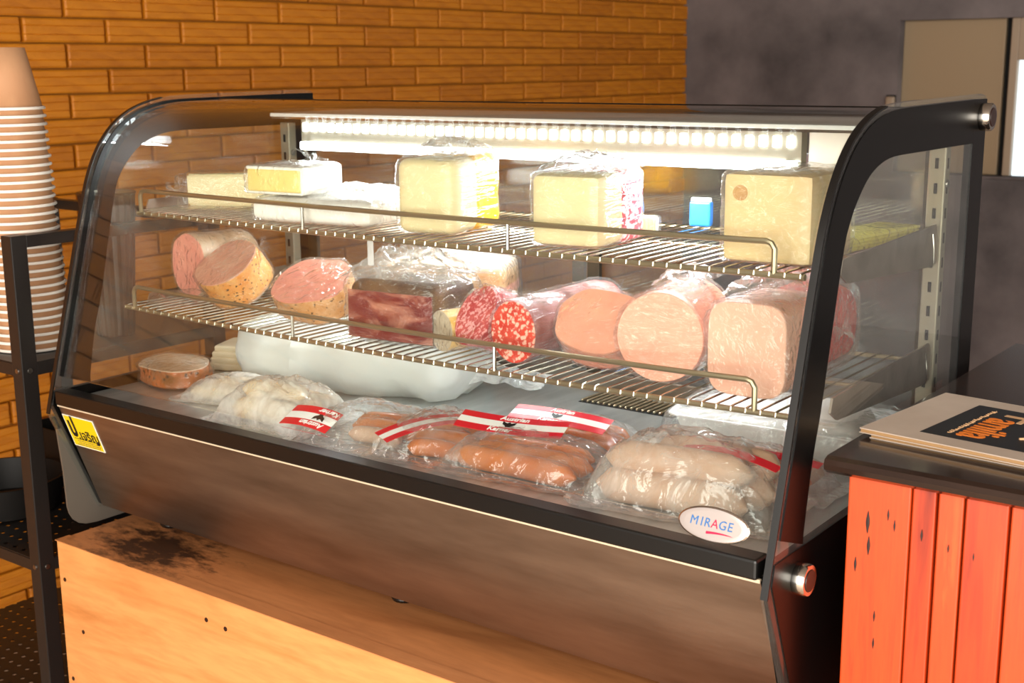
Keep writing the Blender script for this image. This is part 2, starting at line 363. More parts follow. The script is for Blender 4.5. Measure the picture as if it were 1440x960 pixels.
def loglike(rx, rz, length, cutpart=True, n=36, end=.6, body_from=0., pw=2.0, wob=0., seed=0, off=0., amp=0., freq=40, taper=1., knot=False, nl=12, slant=0.):
    """sausage/ham lying along +y from its cut face at y=0; returns bmesh of the body (cut face left open-ended as a cap)"""
    bm = bmesh.new(); rings = []
    ts = [0]+[i/nl for i in range(1, nl)]+[1-.5/nl*.6, 1]
    for t in ts:
        y = t*length
        e = 1.
        if end > 0:
            yy = (t-(1-end*.5))/(end*.5)
            if yy > 0: e = math.sqrt(max(0.0, 1-yy*yy*.96))
        s = e*(1+(taper-1)*t)
        ring = []
        for k in range(n):
            a = 2*PI*k/n; c, sn = math.cos(a), math.sin(a)
            x = math.copysign(abs(c)**(2/pw), c)*(rx+off)*s; z = math.copysign(abs(sn)**(2/pw), sn)*(rz+off)*s
            p = Vector((x, y, z))
            if wob: p *= 1; p.x *= 1+wob*noise.noise(Vector((c*1.3, sn*1.3, t*1.5+seed))); p.z *= 1+wob*noise.noise(Vector((c*1.3, sn*1.3, t*1.5+seed+9)))
            if amp: q = Vector((c, 0, sn))*amp*ridged(p, freq, seed); p += q
            p.y += slant*p.z + (off*(-1 if t == 0 else (1 if t == 1 else 0)))
            ring.append(bm.verts.new(p))
        rings.append(ring)
    for i in range(len(rings)-1):
        for k in range(n):
            bm.faces.new((rings[i][k], rings[i][(k+1) % n], rings[i+1][(k+1) % n], rings[i+1][k]))
    bm.faces.new(rings[0]); bm.faces.new(rings[-1])
    return bm
def face_disc(rx, rz, pw=2.0, n=36, wob=0., seed=0, thick=.0012, inset=.985, slant=0.):
    bm = bmesh.new(); lay = []
    for y, sc in ((.0005, 1.), (-thick, inset)):
        ring = []
        for k in range(n):
            a = 2*PI*k/n; c, sn = math.cos(a), math.sin(a)
            p = Vector((math.copysign(abs(c)**(2/pw), c)*rx*sc, y, math.copysign(abs(sn)**(2/pw), sn)*rz*sc))
            if wob: p.x *= 1+wob*noise.noise(Vector((c*1.3, sn*1.3, seed))); p.z *= 1+wob*noise.noise(Vector((c*1.3, sn*1.3, seed+9)))
            p.y += slant*p.z
            ring.append(bm.verts.new(p))
        lay.append(ring)
    for k in range(n): bm.faces.new((lay[0][k], lay[0][(k+1) % n], lay[1][(k+1) % n], lay[1][k]))
    bm.faces.new(lay[0]); bm.faces.new(lay[1]); return bm
def settle(t, z):
    lo = min(v.co.z for c in t.children if c.type == 'MESH' and c.name.split('.')[0] not in ('film', 'bag', 'film_knot') for v in c.data.vertices)
    t.location.z = z-lo
    for c in t.children:
        if c.type == 'MESH' and c.name.split('.')[0] in ('film', 'bag'):
            for v in c.data.vertices:
                if v.co.z < lo+.0003: v.co.z = lo+.0003
def rotx(a): return Matrix.Rotation(math.radians(a), 4, 'X')
def roty(a): return Matrix.Rotation(math.radians(a), 4, 'Y')
def rotzm(a): return Matrix.Rotation(math.radians(a), 4, 'Z')
def tuft(parent, base, dirv, ln, r, m='film', seed=1):
    """gathered twist of cling film"""
    bm = bmesh.new(); n = 14; rings = []
    d = Vector(dirv).normalized(); ref = Vector((0, 0, 1)) if abs(d.z) < .8 else Vector((1, 0, 0))
    u = d.cross(ref).normalized(); v = d.cross(u); b = Vector(base)
    for i, (t, s) in enumerate([(0, 1.1), (.3, .55), (.55, .3), (.8, .75), (1, 1.25)]):
        rings.append([bm.verts.new(b+d*ln*t+(u*math.cos(2*PI*k/n+t*1.5)+v*math.sin(2*PI*k/n+t*1.5))*r*s*(1+.45*(-1)**k*(.3+t))+d*ln*.12*noise.noise(Vector((k*.9, i, seed)))) for k in range(n)])
    for i in range(4):
        for k in range(n): bm.faces.new((rings[i][k], rings[i][(k+1) % n], rings[i+1][(k+1) % n], rings[i+1][k]))
    return fin('film_knot', bm, m, parent, False)
def crumple(parent, cx, cy, z, w, d, h, seed, m='film', rz=0, tilt=0):
    """loose crumpled fold of cling film lying on a wrapped piece"""
    bm = bmesh.new(); G = 22; V = []
    for i in range(G+1):
        row = []
        for j in range(G+1):
            u, v = 2*i/G-1, 2*j/G-1; env = max(0, 1-u*u)**.5*max(0, 1-v*v)**.5
            x, y = u*w/2, v*d/2
            q = ridged((x, y, 0), 2.2/max(w, d)*1.6, seed)+.6*ridged((x, y, 4), 7/max(w, d), seed+2)
            jx = noise.noise(Vector((x*60, y*60, seed)))*.006; jy = noise.noise(Vector((x*60, y*60, seed+4)))*.006
            row.append(bm.verts.new((x+jx, y+jy, .0008+h*env*max(0., .45+.55*q))))
        V.append(row)
    for i in range(G):
        for j in range(G): bm.faces.new((V[i][j], V[i+1][j], V[i+1][j+1], V[i][j+1]))
    return fin('film_knot', bm, m, parent, 30, Matrix.Translation((cx, cy, z)) @ rotzm(rz) @ rotx(tilt))
def text_mesh(body, size, bold=False, shear=0., align='CENTER', ext=.0002):
    cu = bpy.data.curves.new('t', 'FONT'); cu.body = body; cu.size = size; cu.align_x = align; cu.align_y = 'CENTER'
    cu.extrude = ext; cu.shear = shear; cu.resolution_u = 3
    if bold: cu.offset = size*(.018 if bold is True else bold)
    o = bpy.data.objects.new('t', cu); COL.objects.link(o)
    dg = bpy.context.evaluated_depsgraph_get(); me = bpy.data.meshes.new_from_object(o.evaluated_get(dg))
    bpy.data.objects.remove(o); me.materials.clear(); return me
def text_part(name, body, size, m, parent, fn, **kw):
    """lettering mapped through fn(x,y,z)->Vector"""
    me = text_mesh(body, size, **kw)
    for v in me.vertices: v.co = fn(v.co.x, v.co.y, v.co.z)
    me.name = name
    return link(name, me, m, parent)

# ------------------------------------------------------------------ the room
FLOOR = -.95; WX = -1.2; YB = 4.10; CEIL = 1.85; YF = -2.6
struct(boxo('floor', (-1.45, 5.2, YF, YB+.2, FLOOR-.1, FLOOR), 'floor'))
struct(boxo('ceiling', (-1.45, 5.2, YF, YB+.2, CEIL, CEIL+.1), 'ceiling'))
wl = struct(boxo('wall_left', (WX-.2, WX-.020, YF, YB+.2, FLOOR, CEIL), 'mortar'))
struct(boxo('added_front_wall', (WX-.2, .25, YF-.15, YF, FLOOR, CEIL), 'ceiling'))  # unseen wall, added so the front glass reflects something dark
# bricks: hollow-clay bricks with ribbed face, painted orange
BL, BH = .2455, .0635
def brick_mesh(seed):
    rd = random.Random(seed); bm = bmesh.new()
    L2, H2 = BL/2-.0048, BH/2-.0028
    prof = [(-.022, -H2), (-.003, -H2), (0, -H2+.004), (0, -H2*.40), (-.0022, -H2*.34), (0, -H2*.28), (0, H2*.36), (-.002, H2*.42), (0, H2*.48), (0, H2-.004), (-.003, H2), (-.022, H2)]
    prof = [(x+rd.uniform(-.0006, .0006), z) for x, z in prof]
    ends = [(-L2, -.003), (-L2+.004, 0), (L2-.004, 0), (L2, -.003)]
    rows = [[bm.verts.new((x+dx, y, z+(rd.uniform(-.0008, .0008)))) for x, z in prof] for y, dx in ends]
    for i in range(3):
        for k in range(len(prof)-1): bm.faces.new((rows[i][k], rows[i][k+1], rows[i+1][k+1], rows[i+1][k]))
    bm.faces.new(rows[0]); bm.faces.new(rows[-1])
    bmesh.ops.recalc_face_normals(bm, faces=bm.faces)
    me = bpy.data.meshes.new('brick'); bm.to_mesh(me); bm.free()
    me.materials.append(M['brick' if seed % 3 else 'brick2']); return me
BM = [brick_mesh(i) for i in range(6)]
spots = []
row0 = .6475+BH/2     # centre height of the course whose joints sit at y=.906+n*BL
rr = random.Random(3)
for k in range(-6, 30):
    z = row0-k*BH
    if z < FLOOR+.02 or z > CEIL-.03: continue
    for j in range(-12, 14):
        y = .906+BL*(j+.5)+(BL/2 if k % 2 else 0)
        if y-BL/2 > YB-.02 or y < YF+.15: continue
        spots.append((y, z))
def seen(s):
    y, z = s
    if y < .35: return 5-y
    if z > .88: return 6+z
    if z > .30: return 0
    if y < 1.5: return .5+(.3-z)*.2
    return 1+(.3-z)
spots.sort(key=seen)
rest = bmesh.new()
for i, (y, z) in enumerate(spots):
    if i < 300:
        o = bpy.data.objects.new('brick', BM[rr.randrange(6)]); COL.objects.link(o); o.parent = wl
        o.location = (WX+rr.uniform(-.002, .002), y, z+rr.uniform(-.0008, .0008))
    else:
        y1 = min(y+BL/2-.0035, YB-.002)
        box(rest, WX-.015, WX+rr.uniform(-.002, .001), y-BL/2+.0035, y1, z-BH/2+.0028, z+BH/2-.0028)
ro = fin('brickwork', rest, 'brick', wl); ro['kind'] = 'stuff'
# dark plaster wall at the back, with an opening filled by a board and a lit pane
OX0, OX1, OZ0, OZ1 = -.225, 1.35, .08, .685
wb = bmesh.new()
box(wb, WX-.2, OX0, YB, YB+.16, FLOOR, CEIL); box(wb, OX1, 5.2, YB, YB+.16, FLOOR, CEIL)
box(wb, OX0, OX1, YB, YB+.16, FLOOR, OZ0); box(wb, OX0, OX1, YB, YB+.16, OZ1, CEIL)
struct(fin('wall_back', wb, 'grey_wall'))
wd = bpy.data.objects.new('window_1', None); COL.objects.link(wd); struct(wd)
boxo('sliding_board', (OX0, .178, YB+.05, YB+.075, OZ0, OZ1), 'beige', wd, .003)
boxo('window_frame', (.205, .235, YB+.03, YB+.09, OZ0, OZ1), 'paleframe', wd, .003)
boxo('window_frame', (.235, OX1, YB+.03, YB+.09, OZ1-.16, OZ1), 'paleframe', wd, .003)
boxo('window_frame', (.178, .205, YB+.07, YB+.09, OZ0, OZ1), 'slot', wd)
boxo('pane', (.235, OX1, YB+.06, YB+.07, OZ0, OZ1-.16), 'pane', wd)
boxo('window_sill', (OX0-.01, OX1+.02, YB-.012, YB+.05, OZ0-.012, OZ0), 'grey_wall', wd, .003)
hk = thing('wall_bracket', 'small pale peg on the dark wall beside the beige board', 'bracket', (-.245, YB-.012, .34))
boxo('peg', (-.018, .018, -.012, .012, -.045, .045), 'paleframe', hk, .008, 3)
boxo('back_plate', (-.02, .02, .006, .012, -.05, .05), 'slot', hk, .002)

# ------------------------------------------------------------------ pale wooden counter under the case
ZT = -.2
ct = thing('wooden_counter', 'pale wooden counter with a scorched top carrying the glass display case', 'counter', (0, 0, 0))
boxo('front_board', (.008, 1.214, -.012, .012, FLOOR, ZT-.0005), 'ply', ct, .0015)
boxo('top_board', (.006, 1.214, .0125, .72, ZT-.025, ZT), 'plytop', ct, .0015)
boxo('top_edge', (.006, 1.214, -.0135, .0125, ZT, ZT+.0012), 'plytop', ct)
boxo('side_board', (.010, .034, .0125, .72, FLOOR, ZT-.0255), 'ply', ct, .0015)
for sx, sz in ((.022, -.43), (.022, -.262), (.06, -.34), (.36, -.24), (.40, -.243)):
    b = bmesh.new(); lathe(b, [(0.0035, -.0004), (.0035, .0006), (0.001, .0006)], 10)
    fin('nail_head', b, 'darkbrown', ct, mtx=Matrix.Translation((sx, -.012, sz)) @ rotx(90))

# ------------------------------------------------------------------ display case
L = 1.2
case = thing('display_case', 'curved glass refrigerated display case with black end panels and steel front', 'display case', (0, 0, 0))
OUT = [(0, 0), (.006, .023), (.042, .150), (.074, .265), (.088, .312), (.098, .345), (.110, .374), (.126, .402), (.147, .427), (.172, .447), (.203, .462), (.240, .472), (.285, .477), (.40, .479), (.565, .481)]
def offset_poly(pl, d):
    res = []
    for i, p in enumerate(pl):
        a = pl[max(0, i-1)]; b = pl[min(len(pl)-1, i+1)]
        t = Vector((b[0]-a[0], b[1]-a[1])).normalized(); nrm = Vector((t.y, -t.x))
        res.append((p[0]+nrm.x*d, p[1]+nrm.y*d))
    return res
def dense(pl, k=3):
    r = []
    n = len(pl)
    for i in range(n-1):
        p0, p1, p2, p3 = pl[max(0, i-1)], pl[i], pl[i+1], pl[min(n-1, i+2)]
        for j in range(k):
            t = j/k
            r.append(tuple(.5*((2*p1[c])+(-p0[c]+p2[c])*t+(2*p0[c]-5*p1[c]+4*p2[c]-p3[c])*t*t+(-p0[c]+3*p1[c]-3*p2[c]+p3[c])*t**3) for c in (0, 1)))
    r.append(pl[-1]); return r
OUTD = dense(OUT)
# carcass
base_poly = [(.012, .013), (.077, -.168), (.56, -.168), (.56, .013)]
b = bmesh.new(); prism_x(b, base_poly, .006, L-.006); fin('steel_front', b, 'steel', case)
b = bmesh.new(); strip_x(b, [(.0105, .0115), (.0105, .0155)], [(.014, .0115), (.014, .0155)], .006, L-.006); fin('front_trim', b, 'trim', case)
boxo('deck_lip', (.012, L-.012, .034, .050, .020, .0235), 'lip', case, .001)
boxo('front_rail', (.008, L-.008, .006, .034, .0145, .0365), 'blackmatte', case, .003)
boxo('deck', (.008, L-.008, .034, .545, .0135, .02), 'deck', case)
boxo('rear_sill', (.008, L-.008, .545, .575, .013, .05), 'steel', case, .002)
for x in (.10, .60, 1.08):
    for y in (.14, .5):
        b = bmesh.new(); lathe(b, [(.018, ZT+.0003), (.02, ZT+.004), (.014, -.168)], 16, cx=x, cy=y); fin('foot', b, 'blackmatte', case, True)
# deck vent: ribbed grille
vent = boxo('vent', (.665, .83, .47, .535, .0185, .0205), 'slot', case)
for i in range(17): boxo('vent_slat', (.668+i*.0097, .672+i*.0097, .472, .533, .0205, .0245), 'rod', vent, .001, 1)
# curved front glass, between the end panels
g_out = [p for p in offset_poly(OUTD, .009) if p[1] > .036 and p[0] < .36]
g_in = [p for p in offset_poly(OUTD, .015)]
g_in = g_in[len(offset_poly(OUTD, .009))-len(g_in):]
idx = [i for i, p in enumerate(offset_poly(OUTD, .009)) if p[1] > .036 and p[0] < .36]
g_out = [offset_poly(OUTD, .009)[i] for i in idx]; g_in = [offset_poly(OUTD, .015)[i] for i in idx]
b = bmesh.new(); strip_x(b, g_out, g_in, .0085, L-.0085); fin('front_glass', b, 'glass', case, True)
b = bmesh.new(); tube(b, [(.01, .362, .4655), (L-.01, .362, .4655)], .005, 8); fin('glass_edge_trim', b, 'blackmatte', case, True)
# end panels
full = OUTD + [(.585, .478), (.592, .462), (.592, -.10), (.575, -.168), (.077, -.172)]
band_out = offset_poly(OUTD, .0065)
inner = [(.0765, .036), (.0765, .046), (.093, .126), (.107, .168), (.130, .262), (.149, .335), (.163, .362), (.181, .383), (.205, .402), (.235, .414), (.275, .420), (.36, .4205), (.535, .4205)]
def resample(pl, n):
    ds = [0]
    for i in range(1, len(pl)): ds.append(ds[-1]+math.dist(pl[i], pl[i-1]))
    r = []
    for k in range(n):
        s = ds[-1]*k/(n-1); i = 1
        while i < len(pl)-1 and ds[i] < s: i += 1
        t = (s-ds[i-1])/max(1e-9, ds[i]-ds[i-1]); r.append((pl[i-1][0]+(pl[i][0]-pl[i-1][0])*t, pl[i-1][1]+(pl[i][1]-pl[i-1][1])*t))
    return r
for side, (xa, xb) in (('l', (-.008, 0.)), ('r', (L, L+.008))):
    b = bmesh.new(); prism_x(b, full, xa, xb)
    fin('end_glass', b, 'side_glass', case)
    fa, fb = (xa-.0012, xb+.0012)
    bo = resample([p for p in band_out if p[1] > .03 and p[0] < .53]+[(.54, .4742)], 60); bi = resample(dense(inner, 3), 60)
    bi[-1] = (.54, .4205)
    b = bmesh.new(); strip_x(b, bo, bi, fa, fb); fin('end_panel_border', b, 'black', case)
    boxo('end_panel_border', (fa, fb, .5401, .588, .03, .4742), 'black', case)
    b = bmesh.new(); prism_x(b, [(.007, .012), (.012, .034), (.545, .036), (.586, .03), (.586, -.10), (.57, -.164), (.081, -.168)], fa, fb); fin('end_panel_base', b, 'black', case)
    b = bmesh.new(); strip_x(b, offset_poly(OUTD[:-8], -.0008), offset_poly(OUTD[:-8], .0012), xa, xb); fin('edge_bead', b, 'blackmatte', case, True)
    if side == 'r':
        for (y, z) in ((.066, .003), (.570, .452)):
            k = bmesh.new(); lathe(k, [(.017, 0), (.0175, .002), (.0175, .012), (.016, .014), (.0, .0142)], 28)
            kn = fin('cap_screw', k, 'chrome', case, True, Matrix.Translation((L+.009, y, z)) @ roty(90))
            k = bmesh.new(); lathe(k, [(.012, .0142), (.0115, .0150), (0, .0151)], 24); fin('cap_face', k, 'darkbrown', kn, True, Matrix.Translation((L+.009, y, z)) @ roty(90))
    # slotted uprights at the back corners
    ux = (.008, .030) if side == 'l' else (L-.030, L-.008)
    up = boxo('shelf_upright', (ux[0], ux[1], .497, .515, .02, .425), 'upright', case, .002)
    for i in range(12):
        zz = .05+i*.031
        boxo('slot', ((ux[0]+ux[1])/2-.002, (ux[0]+ux[1])/2+.002, .4955, .4975, zz, zz+.013), 'slot', up)
        if side == 'r': boxo('slot', (L-.0085, L-.0075, .503, .507, zz, zz+.013), 'slot', up)
    k = bmesh.new(); lathe(k, [(.0055, 0), (.005, .002), (0, .0024)], 16); sc = fin('screw', k, 'nut', up, True, Matrix.Translation((ux[1], .506, .372)) @ roty(90))
b = bmesh.new(); prism_x(b, [(.016, -.03), (.022, -.10), (.024, -.160), (.027, -.172), (.033, -.183), (.042, -.191), (.055, -.196), (.075, -.1985), (.30, -.199), (.30, -.03)], -.0125, -.0093); fin('side_skirt', b, 'greyplastic', case)
# rear sliding doors
for i, (xa, xb, y) in enumerate(((.03, .66, .535), (.60, L-.03, .55))):
    d = boxo('rear_door', (xa, xb, y, y+.005, .05, .425), 'door_glass', case)
    for xx in (xa, xb-.022): boxo('door_stile', (xx, xx+.022, y-.002, y+.007, .05, .425), 'stile', d, .001)
boxo('lamp_reflector', (.16, L-.02, .34, .575, .440, .4435), 'chrome', case); boxo('lamp_canopy', (.16, L-.02, .335, .58, .4436, .449), 'white_plastic', case, .001)
# lamp: aluminium channel with a row of chips, plus a glowing strip for the glare below them
boxo('lamp_channel', (.165, 1.045, .398, .414, .390, .4395), 'upright', case)
lr = bmesh.new()
for i in range(46): box(lr, .172+i*.0190, .172+i*.0190+.0075, .3945, .398, .418, .431)
fin('led_row', lr, 'led', case)
boxo('lamp_glare_strip', (.168, 1.042, .390, .398, .388, .401), 'glare_strip', case, .002)
boxo('lamp_ballast', (1.052, 1.122, .402, .410, .372, .4395), 'white_plastic', case, .003)
for xx in (.18, 1.03): boxo('lamp_clip', (xx-.006, xx+.006, .392, .416, .394, .402), 'white_plastic', case, .001)
al = bpy.data.lights.new('case_lamp', 'AREA'); al.shape = 'RECTANGLE'; al.size = .86; al.size_y = .02; al.energy = 5.5; al.color = (.93, .97, 1)
ao = bpy.data.objects.new('case_lamp', al); COL.objects.link(ao); ao.location = (.605, .385, .386); ao.rotation_euler = (math.radians(-14), 0, 0)
# badge on the glass, bottom right
def glass_pt(z, d=-.009-.0005):
    pl = offset_poly(OUTD, .009)
    for i in range(len(pl)-1):
        if pl[i][1] <= z <= pl[i+1][1]:
            t = (z-pl[i][1])/(pl[i+1][1]-pl[i][1]); return pl[i][0]+(pl[i+1][0]-pl[i][0])*t
ty = (glass_pt(.08)-glass_pt(.045))/.035
bz, bx = .0565, 1.134
by = glass_pt(bz)
def badge_fn(x, y, z):   # x along the case, y up the glass, z out of the glass
    s = 1/math.sqrt(1+ty*ty); upv = Vector((0, ty*s, s)); outv = Vector((0, -s, ty*s))
    return Vector((bx, by, bz)) + Vector((x, 0, 0)) + upv*y + outv*z
def ellipse_dome(a, bb, z0, z1, n=48):
    bm = bmesh.new(); rings = []
    for s, zz in ((1, z0), (1, z0+(z1-z0)*.4), (.95, z0+(z1-z0)*.75), (.85, z1)):
        rings.append([bm.verts.new(badge_fn(a*s*math.cos(2*PI*k/n), bb*s*math.sin(2*PI*k/n), zz)) for k in range(n)])
    for i in range(3):
        for k in range(n): bm.faces.new((rings[i][k], rings[i][(k+1) % n], rings[i+1][(k+1) % n], rings[i+1][k]))
    bm.faces.new(rings[0]); bm.faces.new(rings[-1]); return bm
bd = fin('badge', ellipse_dome(.041, .0185, .0005, .0035), 'badge_rim', case)
bf = fin('badge_face', ellipse_dome(.0385, .0165, .0034, .0040), 'badge', bd)
def bfn(dx): return lambda x, y, z: badge_fn(x*.95+dx, y+.001+0*dx, z+.0043)
for ch, dx, mm in (('M', -.0215, 'blue'), ('I', -.0128, 'blue'), ('R', -.0062, 'blue'), ('A', .0022, 'redprint'), ('G', .0112, 'blue'), ('E', .0198, 'blue')):
    text_part('lettering', ch, .0132, mm, bd, bfn(dx), shear=.12)
b = bmesh.new(); n = 14; up_, dn_ = [], []
for k in range(n):
    t = k/(n-1); xx = -.006+t*.030; yy = -.0088+.0014*math.sin(t*PI*.8); th = .0013*(1-t)**.7+.0001
    up_.append(b.verts.new(badge_fn(xx, yy+th, .0044))); dn_.append(b.verts.new(badge_fn(xx, yy-th, .0044)))
for k in range(n-1): b.faces.new((up_[k], up_[k+1], dn_[k+1], dn_[k]))
fin('swoosh', b, 'redprint', bd)
# yellow sticker on the steel front, at the left end
fs = Vector((0, .065, -.181)).normalized(); fo = Vector((0, -.181, -.065)).normalized()
def stk(x, y, z): return Vector((.046+x, .0165, .0005)) + fs*(.031-y) + fo*(z+.0004)   # y up, centred
b = bmesh.new()
vs = [b.verts.new(stk(x, y, z)) for z in (0, .0006) for x, y in ((-.0385, -.029), (.0385, -.029), (.0385, .029), (-.0385, .029))]
for f in ((0, 1, 2, 3), (4, 5, 6, 7), (0, 1, 5, 4), (1, 2, 6, 5), (2, 3, 7, 6), (3, 0, 4, 7)): b.faces.new([vs[i] for i in f])
st = fin('sticker', b, 'paperwhite', case)
b = bmesh.new()
vs = [b.verts.new(stk(x, y, .0008)) for x, y in ((-.0368, -.0275), (.0368, -.0275), (.0368, .0275), (-.0368, .0275))]; b.faces.new(vs); fin('sticker_print', b, 'sticker', st)
def big(x, y, z): return stk(x*1.0-.0235, y*1.55+.006, z+.0011)
text_part('lettering', 'ป', .030, 'ink', st, big, bold=.04)
text_part('lettering', '.เจริญ', .0215, 'ink', st, lambda x, y, z: stk(x*1.02+.010, y*1.1-.0055, z+.0011), bold=True)
def bar(x0, x1, y, h):
    b = bmesh.new(); vs = [b.verts.new(stk(x, yy, .0011)) for x, yy in ((x0, y), (x1, y), (x1, y+h), (x0, y+h))]; b.faces.new(vs); return b
fin('lettering', bar(-.030, .033, -.0142, .0012), 'ink', st)
b = bmesh.new(); rd = random.Random(5)
for yy in (-.0175, -.0212, -.0248):
    x = -.028+rd.uniform(0, .006)
    while x < .03:
        wd_ = rd.uniform(.0012, .004)
        q = [b.verts.new(stk(xx, y2, .0011)) for xx, y2 in ((x, yy-.0006), (x+wd_, yy-.0006), (x+wd_, yy+.0007), (x, yy+.0007))]; b.faces.new(q)
        x += wd_+rd.uniform(.0006, .0018)
fin('fine_print', b, 'greyplastic', st)

# ------------------------------------------------------------------ wire shelves
def shelf(label, x0, x1, yf, yr, z, sag, posts, railh, railx):
    t = thing('wire_shelf', label, 'shelf', (0, 0, z))
    sg = lambda x: -sag*math.sin(PI*max(0, min(1, (x-x0)/(x1-x0))))
    N = 20; xs = [x0+(x1-x0)*i/N for i in range(N+1)]
    for nm, y, dz, r in (('front_rod', yf, -.0055, .0036), ('rear_rod', yr, -.0055, .003), ('middle_rod', (yf+yr)/2, -.0055, .0025), ('side_rod', None, 0, 0)):
        if y is None: continue
        b = bmesh.new(); tube(b, [(x, y, dz+sg(x)) for x in xs], r, 8); fin(nm, b, 'rod', t, True)
    nW = int((x1-x0)/.0178); me = None
    for i in range(nW+1):
        x = x0+.004+i*(x1-x0-.008)/nW
        if me is None:
            b = bmesh.new(); tube(b, [(0, yf-.0045, -.006), (0, yf-.004, -.0022), (0, yf+.003, -.0012), (0, yr, -.0012), (0, yr+.004, -.006)], .0014, 6)
            o = fin('wire', b, 'wire', t, True); me = o.data
        else: o = link('wire', me, None, t)
        o.location = (x, 0, sg(x)-.0003)
    # guard rail with posts
    ra, rb = railx
    pts = [(ra, yf, -.004+sg(ra)), (ra, yf, railh-.008), (ra+.004, yf, railh-.002), (ra+.010, yf, railh)]
    pts += [(ra+.01+(rb-ra-.02)*i/14, yf, railh+sg(ra+.01+(rb-ra-.02)*i/14)*.8) for i in range(1, 14)]
    pts += [(rb-.010, yf, railh), (rb-.004, yf, railh-.002), (rb, yf, railh-.008), (rb, yf, -.004+sg(rb))]
    b = bmesh.new(); tube(b, pts, .0034, 8); fin('guard_rail', b, 'rod', t, True)
    for x in posts:
        b = bmesh.new(); tube(b, [(x, yf, -.004+sg(x)), (x, yf, railh+sg(x)*.8)], .0026, 8); fin('guard_post', b, 'chrome', t, True)
    # flat tapered side brackets hooked in the uprights
    for xa in (.0125, L-.0155):
        b = bmesh.new(); prism_x(b, [(yf+.04, -.006), (yf+.045, .010), (.490, .018), (.496, .008), (.496, -.03), (.484, -.034), (yf+.06, -.018)], xa, xa+.003); fin('bracket', b, 'steel', t)
        b = bmesh.new(); tube(b, [(xa+.004, .475, .008), (xa+.006, .476, -.01), (xa+.006, .478, -.028), (xa+.004, .484, -.032)], .0012, 6); fin('bracket_hook', b, 'chrome', t, True)
    b = bmesh.new(); tube(b, [(.014, yr, -.0055), (x0+.002, yr, -.0055)], .003, 6); fin('support_pin', b, 'rod', t, True)
    b = bmesh.new(); tube(b, [(x1-.002, yr, -.0055), (L-.014, yr, -.0055)], .003, 6); fin('support_pin', b, 'rod', t, True)
    return sg
ZU, ZL, ZD = .3045, .1535, .0205
sgU = shelf('upper wire shelf with a guard rail, carrying the cheese blocks', .045, 1.165, .155, .487, ZU, .004, (.413, .772), .030, (.054, 1.129))
sgL = shelf('lower wire shelf with a guard rail, carrying hams and salami', .012, 1.165, .145, .487, ZL, .007, (.394, .757), .029, (.035, 1.116))
boxo('label_clip', (.540, .550, .1490, .1515, -.045, -.012), 'tub', bpy.data.objects['wire_shelf'], .001)
zu = lambda x: ZU+sgU(x)*.4+.0004
zl = lambda x: ZL+sgL(x)*.4+.0004

# ------------------------------------------------------------------ cheeses, upper shelf
def film_box(t, w, d, h, r, seed, amp=.0022, m='film', off=.0018, cy=0, freq=34):
    return fin('film', rounded(w, d, h, r, 15, off, amp, freq, seed), m, t, 80, Matrix.Translation((0, cy, 0)))
def cheese_block(label, x, y, rz, w, d, h, r, cm, wm, wfrac, seed, mark=False, knot=True):
    t = thing('cheese_block', label, 'cheese', (x, y, 0), rz, 'cheese blocks on the upper shelf')
    bm = rounded(w, d, h, r, 8, power=.8); fin('cheese', bm, cm, t, True, Matrix.Translation((0, d/2, 0)))
    if wm:
        dd = d*wfrac; bm = rounded(w, dd, h, r*.8, 12, .0012, .0016, 40, seed)
        fin('wrapper', bm, wm, t, True, Matrix.Translation((0, d-dd/2+.001, 0)))
    film_box(t, w, d, h, r, seed+1, .0022, 'film_streak', .0026, d/2)
    if knot: tuft(t, (w*.05, d*.5, h+.001), (-.2, .2, .8), .022, .009, 'film', seed)
    if knot: crumple(t, 0, d*.55, h+.002, w*1.05, d*.85, .016, seed+3, 'crinkle')
    if mark:
        k = bmesh.new(); lathe(k, [(.0085, -.0005), (.0085, .0012), (.006, .0012), (.0058, .0006), (0, .0006)], 24)
        fin('stamp', k, 'rindbrown', t, True, Matrix.Translation((-w*.3, .0, h*.78)) @ rotx(90))
    settle(t, zu(x)); return t
cheese_block('tall pale cheese block in film with bright yellow wrapping at its back', .620, .176, 12, .088, .135, .098, .014, 'cheese', 'yellow_pack', .55, 11)
cheese_block('squat pale cheese block in film with red and white wrapping at its back', .842, .176, 8, .092, .13, .087, .009, 'cheese', 'redpack', .5, 21)
cheese_block('large warm-toned square cheese block with a round brown stamp on its face', 1.103, .186, 3, .104, .13, .098, .006, 'cheese2', None, 0, 31, mark=True, knot=False)
t = thing('cheese_slice', 'small pale cheese offcut lying behind the red-wrapped block', 'cheese', (.838, .335, 0), 20)
b = bmesh.new(); prism_z(b, [(-.03, -.02), (.035, -.012), (.035, .012), (-.03, .03)], 0, .022); bmesh.ops.bevel(b, geom=b.edges[:], offset=.002, segments=2, affect='EDGES'); fin('cheese', b, 'cheese', t)
fin('film', rounded(.07, .045, .022, .003, 8, .0012, .0012, 50, 4), 'film', t, 80); settle(t, zu(.838))
